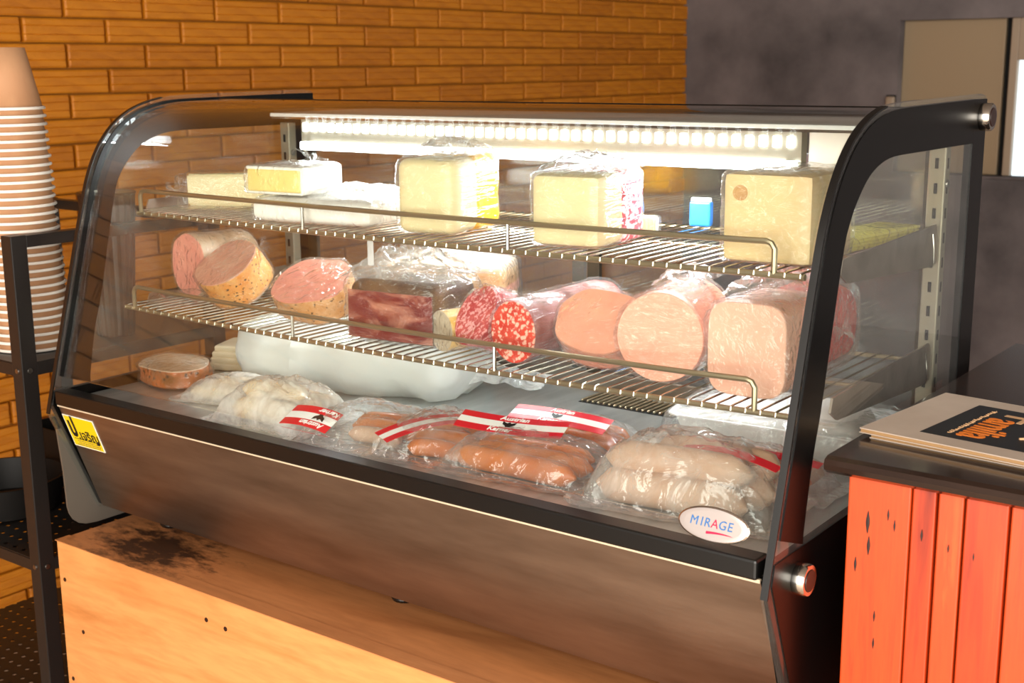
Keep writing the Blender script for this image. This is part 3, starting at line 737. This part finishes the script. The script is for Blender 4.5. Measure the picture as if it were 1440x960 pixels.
# wedge with brown rind at the far left
t = thing('cheese_wedge', 'long pale cheese wedge with brown rind, film-wrapped, at the left end', 'cheese', (.145, .30, 0), 38)
b = bmesh.new(); prism_z(b, [(-.10, -.004), (.085, -.042), (.10, -.03), (.10, .042), (-.10, .006)], 0, .050); bmesh.ops.bevel(b, geom=b.edges[:], offset=.003, segments=2, affect='EDGES'); fin('cheese', b, 'cheese', t)
b = bmesh.new(); prism_z(b, [(-.102, .0065), (.102, .0435), (.102, .047), (-.103, .0095)], .0, .0515); fin('rind', b, 'rindbrown', t)
fin('film', rounded(.215, .095, .051, .006, 14, .001, .002, 26, 8), 'film', t, 80); tuft(t, (-.105, 0, .02), (-1, -.1, .15), .03, .008, 'film', 5); tuft(t, (.02, -.04, .012), (-.2, -1, -.2), .02, .006, 'film', 6)
settle(t, zu(.145))
# big white wrapped round and the brie wedge on top
t = thing('white_cheese_round', 'thick white film-wrapped cheese lying under the cut brie wedge', 'cheese', (.400, .235, 0), 8)
fin('cheese', rounded(.21, .13, .034, .012, 10), 'rind', t, True); film_box(t, .21, .13, .034, .012, 17, .0025); tuft(t, (.095, -.03, .03), (1, -.3, .3), .02, .010, 'film', 7); crumple(t, .03, .01, .0365, .14, .10, .012, 65, 'crinkle'); settle(t, zu(.4)); zr = t.location.z+.0385
t = thing('brie_wedge', 'cut brie wedge with white rind and yellow paste on the white round', 'cheese', (.335, .215, 0), 6)
boxo('cheese', (-.05, .05, -.045, .045, .003, .036), 'brie', t, .004, 3, True)
b = bmesh.new(); box(b, -.052, .053, -.044, .047, .034, .0395, .0024); fin('rind', b, 'rind', t, True)
boxo('rind', (.0485, .053, -.044, .047, 0, .038), 'rind', t, .002); boxo('rind', (-.05, .05, .043, .047, 0, .038), 'rind', t, .002)
boxo('rind', (-.051, .053, -.0455, .047, 0, .0035), 'rind', t, .0015)
fin('film', rounded(.105, .094, .0395, .006, 12, .0012, .0018, 40, 19), 'film', t, 80); tuft(t, (.03, .0, .038), (.3, .2, .9), .018, .016, 'film', 9)
settle(t, zr)
t = thing('cheese_slices', 'flat pack of yellow cheese slices by the right end glass', 'cheese', (1.128, .400, 0), 82)
for i in range(4): boxo('slice', (-.095+i*.003, .085+i*.002, -.028, .028, i*.0042, i*.0042+.004), 'yellow_cheese', t, .001)
fin('film', rounded(.19, .06, .0175, .004, 10, .0012, .001, 40, 23), 'film', t, 80); settle(t, zu(1.13))
t = thing('blue_pack', 'small bright blue packet at the back of the upper shelf', 'packet', (.878, .452, 0), 10)
boxo('packet', (-.015, .015, -.008, .008, 0, .034), 'bluepack', t, .003); boxo('packet_top', (-.014, .014, -.003, .003, .033, .039), 'white_plastic', t, .001); settle(t, zu(.878))

# ------------------------------------------------------------------ meats, lower shelf
GM = 'meats on the lower shelf'
def log_item(name, label, cat, x, y, rz, tilt, rx, rz_, ln, body, face, zf, pw=2., end=.6, wob=0., seed=1, film='film', amp=.0016, slant=0., taper=1., knot=True, roll=0, group=GM):
    t = thing(name, label, cat, (x, y, 0), rz, group)
    mx = rotx(tilt) @ roty(roll)
    fin('body', loglike(rx, rz_, ln, end=end, pw=pw, wob=wob, seed=seed, slant=slant, taper=taper), body, t, True, mx)
    fin('cut_face', face_disc(rx, rz_, pw, wob=wob, seed=seed, slant=slant), face, t, False, mx)
    if film:
        fin('film', loglike(rx, rz_, ln, end=end, pw=pw, wob=wob, seed=seed, off=.0022, amp=amp, slant=slant, taper=taper, nl=18, n=48), film, t, 80, mx)
        if knot and tilt > -30: tuft(t, mx @ Vector((0, ln*.99, rz_*.2)), mx.to_3x3() @ Vector((.1, 1, .3)), .025, .010, 'film', seed)
    settle(t, zf(x)); return t
log_item('boiled_ham', 'upright half of boiled ham with a narrow pink cut face, far left', 'ham', .062, .235, -6, 0, .047, .052, .13, 'fatwhite', 'ham', zl, 2.2, .7, .12, 3)
log_item('herb_ham', 'round ham with broad pink cut face tilted up and orange peppered crust', 'ham', .178, .212, -12, -52, .066, .05, .065, 'herbcrust', 'ham_pale', zl, 2.1, .6, .10, 5)
log_item('roast_pork', 'low roast pork piece with peppered edge beside the smoked ham', 'pork', .362, .215, 6, -58, .066, .05, .05, 'herbcrust2', 'ham', zl, 2.3, .5, .16, 8)
t = thing('smoked_ham', 'dark smoked ham block with marbled red cut side, in loose film', 'ham', (.558, .219, 0), 6, GM)
fin('body', rounded(.145, .11, .084, .016, 10), 'smoke_crust', t, True)
b = rounded(.139, .003, .066, .001, 8); fin('cut_face', b, 'smoke_meat', t, True, Matrix.Translation((0, -.0555, .005)))
film_box(t, .15, .118, .088, .018, 33, .0045, 'film_streak', .003, 0, 26); tuft(t, (-.03, .0, .09), (-.6, .1, .6), .03, .016, 'film_streak', 13); tuft(t, (.06, -.02, .086), (.6, -.2, .5), .025, .012, 'film_streak', 14); crumple(t, .0, .0, .089, .16, .12, .03, 61, 'crinkle', 8); settle(t, zl(.58))
t = thing('pork_belly', 'pale slab of pork belly with white fat on top at the back of the shelf', 'pork', (.480, .400, 0), 22, GM)
fin('body', rounded(.185, .11, .078, .014, 10), 'belly', t, True); fin('fat_cap', rounded(.183, .108, .022, .010, 10), 'fatwhite', t, True, Matrix.Translation((0, 0, .060))); fin('meat_layer', rounded(.187, .112, .022, .008, 10), 'ham_pale', t, True, Matrix.Translation((0, 0, .028)))
film_box(t, .188, .114, .083, .016, 41, .0028, 'film', .002); crumple(t, .02, -.01, .0855, .15, .09, .010, 63, 'crinkle'); settle(t, zl(.47)); tuft(t, (.096, -.02, .02), (1, -.2, 0), .025, .007, 'film', 15)
log_item('liver_sausage', 'short liver sausage stub with yellow casing and greyish cut end', 'sausage', .648, .172, -16, 0, .026, .027, .085, 'casing_yellow', 'liver', zl, seed=9, knot=False)
log_item('salami', 'small salami stub with slanted oval cut face, between liver sausage and large salami', 'salami', .700, .180, -4, -18, .030, .041, .07, 'salami_b', 'salami_b', zl, 2., .6, .1, 4, slant=.25)
log_item('large_salami', 'long salami with speckled red cut face, in shiny film', 'salami', .770, .168, 2, 0, .034, .039, .245, 'salamicase', 'salami', zl, 2.1, .3, .05, 6, film='film_streak', amp=.0022)
log_item('ham_slab', 'pale pink ham piece with glossy film drawn over its tilted face', 'ham', .876, .205, 20, -42, .056, .045, .05, 'ham_pale', 'bologna', zl, 2.3, .5, .12, 12, film='film', amp=.001)
tb = log_item('bologna', 'large round bologna with smooth pink circular cut face', 'sausage', .972, .186, 12, 0, .0535, .0535, .16, 'bologna', 'bologna', zl, 2., .5, 0, 14, film='film_streak', amp=.0022)
crumple(tb, .005, .09, .055, .06, .12, .014, 64, 'crinkle')
t = thing('ham_loaf', 'tall square pink ham loaf with rounded corners and red casing behind', 'ham', (1.088, .178, 0), 2, GM)
fin('body', loglike(.0475, .0535, .105, end=0, pw=4.6), 'loaf', t, True); fin('cut_face', face_disc(.0475, .0535, 4.6), 'loaf', t)
fin('casing', loglike(.0485, .0505, .165, end=.75, pw=3.2, nl=16), 'redcase', t, True, Matrix.Translation((0, .10, -.001)))
fin('film', loglike(.0475, .0535, .27, end=.5, pw=4.2, off=.0028, amp=.002, nl=24, n=56, seed=18), 'film', t, 80); tuft(t, (.01, .05, .053), (-.3, .2, .6), .022, .014, 'film', 17); tuft(t, (.048, .14, 0), (.8, .4, .3), .02, .010, 'film', 18); crumple(t, 0, .09, .0555, .09, .13, .02, 62, 'crinkle'); settle(t, zl(1.09))
t = thing('loose_film', 'crumpled empty cling film at the left end of the lower shelf', 'film', (.115, .185, 0), 10)
b = bmesh.new(); G = 26; vs = [[b.verts.new(((i/G-.5)*.13, (j/G-.5)*.07, .004+.018*max(0, ridged(((i/G)*.13, (j/G)*.07, 0), 22, 5))*(1-abs(2*i/G-1)**3))) for j in range(G+1)] for i in range(G+1)]
for i in range(G):
    for j in range(G): b.faces.new((vs[i][j], vs[i+1][j], vs[i+1][j+1], vs[i][j+1]))
fin('sheet', b, 'film', t, 80); settle(t, zl(.1))
t = thing('clear_tub', 'upturned translucent plastic tub behind the pork belly', 'tub', (.352, .448, 0), 0)
b = bmesh.new(); lathe(b, [(.036, 0), (.036, .004), (.033, .006), (.030, .055), (.022, .066), (0.0, .067)], 28); fin('tub', b, 'tub', t, True); settle(t, zl(.37))
t = thing('dark_packet', 'flat dark vacuum packet behind the roast pork', 'packet', (.255, .43, 0), 5)
fin('packet', rounded(.12, .07, .02, .008, 10, 0, .002, 40, 3), 'darkpack', t, True); fin('film', rounded(.13, .075, .022, .008, 12, .001, .004, 40, 6), 'film', t, 80); settle(t, zl(.25))

# ------------------------------------------------------------------ goods on the deck
zd = lambda x: ZD
log_item('smoked_pork', 'flat smoked pork half with pale top and orange-brown rind, bottom left', 'pork', .072, .185, 6, -84, .066, .042, .034, 'browncrust', 'fatwhite', zd, 2.3, .5, .14, 22, group='goods on the case floor')
t = thing('paper_packet', 'folded cream paper packet behind the smoked pork on the case floor', 'packet', (.066, .335, 0), 28)
for i in range(4): fin('fold', rounded(.10, .075, .011, .004, 8, 0, .0012, 30, i), 'paperpack', t, True, Matrix.Translation((.004*i, .003*i, .0095*i)) @ rotzm(-2*i))
settle(t, ZD)
def pillow(w, d, h, seed, amp=.006, flange=.02, N=48, p=2.6, freq=24):
    b = bmesh.new(); top, bot = {}, {}
    for i in range(N+1):
        for j in range(N+1):
            u, v = 2*i/N-1, 2*j/N-1
            x, y = u*(w/2+flange), v*(d/2+flange*.4)
            cu = max(0, 1-abs(x/(w/2))**p) if abs(x) < w/2 else 0; cv = max(0, 1-abs(y/(d/2))**p) if abs(y) < d/2 else 0
            env = (cu*cv)**.45
            wr = ridged((x, y, 0), freq, seed)*.6+ridged((x*.4, y*1.8, 3), freq*1.4, seed+3)*.4
            wr += .5*ridged((x, y, 7), freq*2.6, seed+5)
            z = .002+h*env+amp*wr*(.35+.65*env)
            z = max(z, .0016+.004*abs(noise.noise(Vector((x*30, y*30, seed)))))
            e = i in (0, N) or j in (0, N)
            jit = Vector((noise.noise(Vector((x*40, y*40, seed+1))), noise.noise(Vector((x*40, y*40, seed+2))), 0))*.004
            top[i, j] = b.verts.new(Vector((x, y, z))+jit)
            bot[i, j] = top[i, j] if e else b.verts.new(Vector((x, y, .0006))+jit)
    for i in range(N):
        for j in range(N):
            b.faces.new((top[i, j], top[i+1, j], top[i+1, j+1], top[i, j+1]))
            q = [bot[i, j], bot[i, j+1], bot[i+1, j+1], bot[i+1, j]]
            try: b.faces.new(q)
            except ValueError: pass
    return b
def sausage(t, x, y, ln, r, rz, m, z=0., bend=.012, nm='sausage', tw=1.):
    n = 12; pts = []; rad = []
    for i in range(n+1):
        s = i/n; pts.append(Vector(((s-.5)*ln, bend*(1-(2*s-1)**2), r*1.0))); q = abs(2*s-1)
        rad.append(max(.002, r*(1-max(0, (q-.72)/.28)**2.2*.92)))
    b = bmesh.new(); tube(b, pts, rad, 14)
    return fin(nm, b, m, t, True, Matrix.Translation((x, y, z+.0012)) @ rotzm(rz))
def ribbon_part(t, P, w, ln, text=True, flip=False, mm=('labelred', 'labelwhite'), tpos=0.):
    """red-white-red paper strip; P(s,t,n) maps length, width, lift to local space"""
    root = None
    for k, (a, bb, m) in enumerate(((-.5, -.17, mm[0]), (-.17, .17, mm[1]), (.17, .5, mm[0]))):
        b = bmesh.new(); n = 18; V = [[[b.verts.new(P((i/n-.5)*ln, q*w, lz)) for q in (a, bb)] for i in range(n+1)] for lz in (0, .0005)]
        for i in range(n):
            for l in (0, 1): b.faces.new((V[l][i][0], V[l][i+1][0], V[l][i+1][1], V[l][i][1]))
        for i in range(n):
            for q in (0, 1): b.faces.new((V[0][i][q], V[0][i+1][q], V[1][i+1][q], V[1][i][q]))
        o = fin('label_strip', b, m, t if root is None else root)
        if root is None: root = o
    if text:
        s = -1 if flip else 1
        text_part('lettering', 'Austrian', w*.30, 'labelwhite', root, lambda x, y, z: P(tpos+s*x*1.15, s*(y+w*.335), .0012+z), bold=True, shear=.2)
        text_part('lettering', 'Karner', w*.30, 'labelwhite', root, lambda x, y, z: P(tpos+s*(x*1.15-.012), s*(y-w*.335), .0012+z), bold=True, shear=.2)
        b = bmesh.new(); pts = [(0, .15), (.10, .06), (.34, .16), (.30, -.02), (.14, -.10), (.10, -.17), (-.10, -.17), (-.14, -.10), (-.30, -.02), (-.34, .16), (-.10, .06)]
        b.faces.new([b.verts.new(P(tpos-s*.004+s*x*w*.85, s*y*w*.95, .0013)) for x, y in pts]); bmesh.ops.triangulate(b, faces=b.faces); fin('emblem', b, 'ink', root)
    return root
def pack(name, label, x, y, rz, w, d, h, sa, bagm, seed, strip=None, amp=.006, group='vacuum packs on the case floor', cat='sausages', freq=24, flange=.018):
    t = thing(name, label, cat, (x, y, ZD), rz, group)
    for a in sa: sausage(t, *a)
    fin('bag', pillow(w, d, h, seed, amp, freq=freq, flange=flange), bagm, t, 24)
    if strip:
        cx, cy, cz, ang, sw, sl, bend, roll, kw = strip
        ca, sn = math.cos(math.radians(ang)), math.sin(math.radians(ang)); tr_ = math.tan(math.radians(roll))
        def P(s, q, n): return Vector((cx+s*ca-q*sn, cy+s*sn+q*ca, cz+n+q*tr_-bend*(2*s/sl)**2))
        ribbon_part(t, P, sw, sl, **kw)
    return t
O, Wt, Pl = 'orangesausage', 'whitesausage', 'palesausage'
pack('sausage_stick_pack', 'thin pack of pale cream sausage sticks on the case floor, second from left', .215, .185, 14, .135, .10, .03, [(-.0, -.032+i*.022, .115, .0105, 0, Wt, 0, .003) for i in range(4)], 'milky_bag', 51, amp=.003)
pack('white_sausage_pack', 'milky bag of white sausages beside the red-striped packs', .372, .138, 4, .165, .125, .052, [(0, -.035, .13, .0165, 0, Wt), (0, .0, .14, .018, 3, Wt), (.01, .036, .12, .0165, -4, Wt), (0, -.015, .11, .014, 8, Wt, .028)], 'milky_bag', 52, amp=.007)
pack('sausage_pack', 'sausage pack with its red and white label upside down, leftmost of the striped ones', .548, .140, 8, .17, .135, .04, [(.012, .035, .115, .0125, 6, O), (.016, .005, .105, .012, 0, O), (.022, -.03, .085, .011, -4, Pl)], 'bag', 53, (-.066, -.050, .036, -8, .036, .088, .004, 26, dict(flip=True, tpos=.012)), amp=.006)
pack('sausage_pack', 'sausage pack with a wavy diagonal red and white label, middle of the striped ones', .665, .150, 14, .14, .135, .042, [(.0, .035, .10, .013, 8, O), (-.002, .0, .10, .0125, 2, O), (.008, -.04, .085, .012, -6, O)], 'bag', 54, (-.01, -.012, .044, 56, .034, .15, .010, 8, dict(text=False)), amp=.008)
pack('sausage_pack', 'front sausage pack with Austrian label and thick orange sausages, nearest the rail', .805, .150, 5, .20, .12, .042, [(.0, -.036, .185, .0155, -4, O, 0, .004), (.0, .0, .185, .0145, 0, O, 0, .006), (-.01, .034, .17, .0135, 2, O, 0, .006)], 'bag', 55, (-.028, .006, .053, 6, .034, .15, -.003, 20, {}), amp=.006)
pack('sausage_pack', 'sausage pack lying behind the front one, with a faded pink-red label', .785, .272, 4, .19, .11, .036, [(.0, -.02, .165, .0145, 0, O, 0, .006), (.0, .018, .165, .0145, 0, O, 0, .006)], 'bag', 56, (.0, -.028, .046, -2, .030, .15, .003, 22, {}), amp=.004)
pack('sausage_pack', 'thick pack of pale sausages by the oval badge, front right of the floor', 1.035, .155, 6, .225, .125, .070, [(-.01, -.04, .19, .021, -3, Pl, 0, .008), (.0, .006, .20, .022, 2, Pl, 0, .008), (.0, .046, .19, .020, 0, Pl, 0, .006), (-.01, -.018, .18, .02, 2, Pl, .03, .008), (.02, .026, .16, .019, -4, Pl, .032, .006)], 'bag_hazy', 57, (.045, .0, .071, -12, .014, .13, .008, 10, dict(text=False, mm=('labelred', 'labelred'))), amp=.011, freq=17)
pack('sausage_pack', 'pack of brown sausages half hidden behind the pale pack, far right', 1.055, .272, 2, .19, .085, .042, [(.0, -.02, .165, .018, 0, O, 0, .006), (.0, .02, .165, .018, 0, Pl, 0, .006)], 'bag', 58, (.03, -.02, .046, -3, .014, .13, .003, 12, dict(text=False, mm=('labelred', 'labelred'))), amp=.005)
# big white bag of goods at the back
t = thing('white_bag', 'large bulging white plastic bag at the back under the lower shelf', 'bag', (.318, .372, ZD), 16)
fin('contents', rounded(.34, .17, .085, .04, 14, 0, .004, 12, 3, bulge=.006), 'whitewrap', t, True, Matrix.Translation((0, 0, .006)))
fin('bag', rounded(.40, .19, .10, .055, 22, 0, .009, 13, 6), 'white_bag', t, True)
t2 = bmesh.new(); G = 20
vs = [[t2.verts.new((.19+.12*i/G, (-.05+.10*j/G)*(1-.35*i/G), .02+.03*(1-i/G)*math.sin(PI*j/G)+.008*ridged((i/G*.1, j/G*.1, 0), 24, 4))) for j in range(G+1)] for i in range(G+1)]
for i in range(G):
    for j in range(G): t2.faces.new((vs[i][j], vs[i+1][j], vs[i+1][j+1], vs[i][j+1]))
fin('bag_neck', t2, 'milky_bag', t, True)
# white tray with clear film, right rear of the floor
t = thing('white_tray', 'white plastic tray under clear film at the right rear of the floor', 'tray', (1.025, .422, ZD), 5)
b = bmesh.new(); outer = [(-.12, -.065), (.115, -.065), (.115, .07), (-.12, .07)]
def rr4(w, d, r, z, n=6):
    pts = []
    for sx, sy, a0 in ((1, 1, 0), (-1, 1, 90), (-1, -1, 180), (1, -1, 270)):
        for k in range(n+1):
            a = math.radians(a0+90*k/n); pts.append((sx*(w/2-r)+r*math.cos(a), sy*(d/2-r)+r*math.sin(a), z))
    return pts
loops = [rr4(.23, .12, .02, .0), rr4(.265, .150, .025, .046), rr4(.28, .165, .027, .048), rr4(.28, .165, .027, .050), rr4(.262, .148, .025, .049), rr4(.226, .116, .02, .004)]
Vr = [[b.verts.new(p) for p in lp] for lp in loops]
for i in range(len(Vr)-1):
    n = len(Vr[i])
    for k in range(n): b.faces.new((Vr[i][k], Vr[i][(k+1) % n], Vr[i+1][(k+1) % n], Vr[i+1][k]))
b.faces.new(Vr[0]); b.faces.new(Vr[-1]); fin('tray', b, 'white_plastic', t)
fin('contents', rounded(.215, .105, .058, .02, 10, 0, .003, 20, 2), 'whitewrap', t, True, Matrix.Translation((0, 0, .006)))
fin('film', rounded(.283, .168, .056, .02, 14, .002, .003, 22, 9), 'bag', t, True); settle(t, ZD)

# ------------------------------------------------------------------ orange plank cabinet and menus
CX0, CY0, CZ = 1.2385, .115, .108
cab = thing('plank_cabinet', 'orange stained plank cabinet with dark wooden top at the right edge', 'cabinet', (0, 0, 0))
edges = [CX0, 1.306, 1.331, 1.358, 1.401, 1.462, 1.53, 1.60, 1.68, 1.76]
for i in range(len(edges)-1):
    dx = .0012 if i != 1 else .0004
    boxo('plank', (edges[i]+dx, edges[i+1]-.0012, CY0+(.0006*(i % 3)), CY0+.02, FLOOR, CZ-.002), 'orangewood' if i % 2 else 'orangewood2', cab, .0016)
boxo('carcass', (CX0+.004, 1.755, CY0+.0205, .74, FLOOR, CZ-.002), 'darkbrown', cab)
sy = [CY0+.0205+.078*i for i in range(9)]
for i in range(8): boxo('side_plank', (CX0-.002, CX0+.004, sy[i]+.001, min(.74, sy[i+1]-.001), FLOOR, CZ-.002), 'orangewood', cab, .001)
for kx, kz, kr in ((1.262, .06, .006), (1.264, .035, .005), (1.283, .072, .003), (1.251, .012, .004), (1.274, -.04, .003), (1.2745, -.07, .003), (1.29, .062, .003), (1.318, .058, .003), (1.345, .05, .002), (1.37, .047, .002), (1.298, -.13, .008)):
    b = bmesh.new(); lathe(b, [(kr, -.0003), (kr*.9, .0005), (0, .0006)], 20, .12, 4)
    fin('knot', b, 'darkbrown', cab, False, Matrix.Translation((kx, CY0-.0002, kz)) @ Matrix.Diagonal((.32, 1, 1.9, 1)) @ rotx(90))
b = bmesh.new(); prism_x(b, [(CY0-.012, CZ+.001), (CY0-.020, CZ+.006), (CY0-.022, CZ+.012), (CY0-.019, CZ+.017), (CY0-.012, CZ+.0195), (.76, CZ+.0195), (.76, CZ-.0015), (CY0-.004, CZ-.0015), (CY0-.006, CZ-.001)], CX0-.018, 1.80)
fin('top', b, 'darktop', cab)
def menu(label, x, y, rz, z, w, d, h, print_=True):
    t = thing('menu_booklet', label, 'menu', (x, y, z), rz, 'menus on the orange cabinet')
    boxo('pages', (.001, w-.002, .001, d-.001, .0007, h-.0012), 'menuedge', t, .0006)
    boxo('cover', (0, w, 0, d, h-.0012, h), 'menu', t, .0005); boxo('back_cover', (0, w, 0, d, 0, .0008), 'menu', t)
    if print_:
        pb = boxo('printed_panel', (.055, w-.03, .028, d-.03, h, h+.0003), 'menublack', t)
        yc = d/2-.002
        f = lambda ox: (lambda px, py, pz: Vector((ox+py, yc-px, h+.0006+pz)))
        text_part('lettering', 'F', .066, 'tanprint', pb, lambda px, py, pz: Vector((.116+py, yc+.040-px*1.1, h+.0006+pz)))
        text_part('lettering', 'amilia', .050, 'orangeprint', pb, lambda px, py, pz: Vector((.106+py*1.15, yc-.014-px*.78, h+.0006+pz)), bold=True)
        b = bmesh.new(); pts = []; rd = random.Random(2)
        for i in range(70): pts.append((.080+.0022*math.sin(i*1.9)+rd.uniform(-.001, .001), yc+.058-i*.00165+.0012*math.cos(i*1.9), h+.0006))
        tube(b, pts, .00045, 5); fin('script_line', b, 'tanprint', pb)
        for sgn in (-1, 1):
            b = bmesh.new(); tube(b, [(.145, yc-.012-sgn*.02, h+.0008), (.185, yc-.012+sgn*.02, h+.0008)], [.0016, .0030 if sgn > 0 else .0012], 6); fin('cutlery_print', b, 'tanprint', pb)
    return t
TZ = CZ+.0196
menu('lower plain menu booklet, its edge showing beneath the printed one', 1.232, .186, -5, TZ, .30, .20, .0045, False)
menu('upper menu booklet with black panel and orange lettering on its cover', 1.221, .184, -7, TZ+.0048, .305, .203, .0055)

# ------------------------------------------------------------------ rack with paper cups, far left
RX1, RY0 = -.10, .022
rk = thing('metal_rack', 'black metal shelf rack with perforated shelves left of the display case', 'rack', (0, 0, 0))
RX0, RY1 = -.62, .44
for (xa, ya) in ((RX1-.028, RY0), (RX0, RY0), (RX1-.028, RY1-.028), (RX0, RY1-.028)):
    boxo('post', (xa, xa+.028, ya, ya+.028, FLOOR, .265), 'rack', rk, .0015)
for zz in (.245,):
    boxo('top_bar', (RX1-.024, RX1-.001, RY0+.028, RY1-.028, zz, zz+.019), 'rack', rk, .001); boxo('top_bar', (RX0, RX0+.02, RY0+.028, RY1-.028, zz, zz+.019), 'rack', rk, .001)
    boxo('top_bar', (RX0+.028, RX1-.028, RY1-.024, RY1-.004, zz, zz+.019), 'rack', rk, .001)
for i, zz in enumerate((.058, -.275, -.57)):
    boxo('shelf_plate', (RX0+.002, RX1-.002, RY0+.004, RY1-.004, zz, zz+.002), 'perforated' if i else 'rack', rk)
    boxo('shelf_beam', (RX0+.028, RX1-.028, RY0+.002, RY0+.022, zz-.02, zz), 'rack', rk, .001); boxo('shelf_beam', (RX1-.022, RX1-.001, RY0+.028, RY1-.028, zz-.02, zz), 'rack', rk, .001)
    boxo('shelf_beam', (RX0+.028, RX1-.028, RY1-.022, RY1-.002, zz-.02, zz), 'rack', rk, .001)
    b = bmesh.new(); lathe(b, [(.0045, 0), (.004, .0015), (0, .0018)], 14); fin('bolt', b, 'nut', rk, True, Matrix.Translation((RX1-.014, RY0, zz-.01)) @ rotx(90))
    b = bmesh.new(); lathe(b, [(.0045, 0), (.004, .0015), (0, .0018)], 14); fin('bolt', b, 'nut', rk, True, Matrix.Translation((RX1, RY0+.014, zz-.01)) @ roty(90))
def cup_meshes():
    b = bmesh.new(); lathe(b, [(.0606, .004), (.0400, .0935), (0.0, .0935), (0.0, .0948), (.0393, .0948), (.0397, .100), (.0412, .100), (.0616, .004), (.0606, .004)], 40)
    bmesh.ops.remove_doubles(b, verts=b.verts, dist=1e-5); bmesh.ops.delete(b, geom=[f for f in b.faces if len(f.verts) > 30], context='FACES_ONLY')
    bmesh.ops.recalc_face_normals(b, faces=b.faces); wall = bpy.data.meshes.new('cup_wall'); b.to_mesh(wall); b.free(); wall.materials.append(M['kraft'])
    b = bmesh.new(); pr_ = [(.0635+.0026*math.cos(a), .003+.0026*math.sin(a)) for a in [2*PI*k/10 for k in range(11)]]
    lathe(b, pr_, 40); bmesh.ops.recalc_face_normals(b, faces=b.faces); rim = bpy.data.meshes.new('rim'); b.to_mesh(rim); b.free(); rim.materials.append(M['rim'])
    for me in (wall, rim):
        for p in me.polygons: p.use_smooth = True
    return wall, rim
CW, CR = cup_meshes()
# an inverted stack: rims down, nested
ORD = ' first second third fourth fifth sixth seventh eighth ninth tenth eleventh twelfth thirteenth fourteenth fifteenth sixteenth seventeenth eighteenth nineteenth twentieth twenty-first twenty-second twenty-third twenty-fourth twenty-fifth twenty-sixth twenty-seventh twenty-eighth twenty-ninth thirtieth'.split(' ')
NC = 31; cz0, step = .0605, .01315
sx, sy_ = -.215, .118
for i in range(NC):
    k_ = NC-i
    lab = ('topmost kraft paper cup of the upturned stack, its tan wall fully showing' if k_ == 1 else
           'lowest kraft paper cup of the upturned stack, standing on the rack shelf' if i == 0 else
           ORD[k_]+' kraft paper cup from the top of the upturned stack on the rack')
    c = thing('paper_cup', lab, 'cup', (sx-.00015*i*6+rr.uniform(-.0006, .0006), sy_+rr.uniform(-.0006, .0006), cz0+i*step), 0, 'stacked paper cups')
    link('cup_wall', CW, None, c); link('rim', CR, None, c)
t = thing('ribbed_bin', 'tall dark brown ribbed bin behind the cups on the rack', 'bin', (-.182, .262, .0605))
b = bmesh.new(); lathe(b, [(.030, 0), (.032, .003), (.047, .248), (.049, .250), (.046, .250), (.029, .006), (0, .006)], 72, .03, 18); fin('bin_wall', b, 'darkbrown', t); b = bmesh.new(); lathe(b, [(.049, .247), (.0505, .249), (.049, .2515), (.047, .2515)], 48); fin('bin_rim', b, 'darkbrown', t, True)
t = thing('brown_bowl', 'shallow brown glazed bowl on the perforated rack shelf', 'bowl', (-.185, .255, -.2725))
b = bmesh.new(); lathe(b, [(.035, 0), (.04, .004), (.078, .040), (.08, .043), (.076, .043), (.036, .008), (0, .007)], 40); fin('bowl', b, 'darkpot', t, True)
b = bmesh.new(); lathe(b, [(.036, .0082), (.074, .0425), (.0745, .0432), (.0355, .009)], 40); fin('glaze', b, 'plate_brown', t, True)
t = thing('black_pan', 'low black pan on the perforated shelf, at the left picture edge', 'pan', (-.39, .145, -.2725))
b = bmesh.new(); lathe(b, [(.08, 0), (.095, .004), (.108, .062), (.111, .064), (.105, .064), (.09, .008), (0, .007)], 44); fin('pan', b, 'darkpot', t, True)
b = bmesh.new(); tube(b, [(-.105, 0, .058), (-.13, 0, .064), (-.165, 0, .066)], [.006, .006, .007], 10); fin('handle', b, 'darkpot', t, True)
t = thing('black_crate', 'black plastic crate at the back of the perforated rack shelf', 'crate', (-.40, .345, -.2725))
boxo('floor_panel', (-.12, .12, -.07, .07, 0, .004), 'darkpot', t)
for x0_, x1_, y0_, y1_ in ((-.12, -.116, -.07, .07), (.116, .12, -.07, .07), (-.12, .12, -.07, -.066), (-.12, .12, .066, .07)): boxo('wall_panel', (x0_, x1_, y0_, y1_, .004, .11), 'darkpot', t, .001)
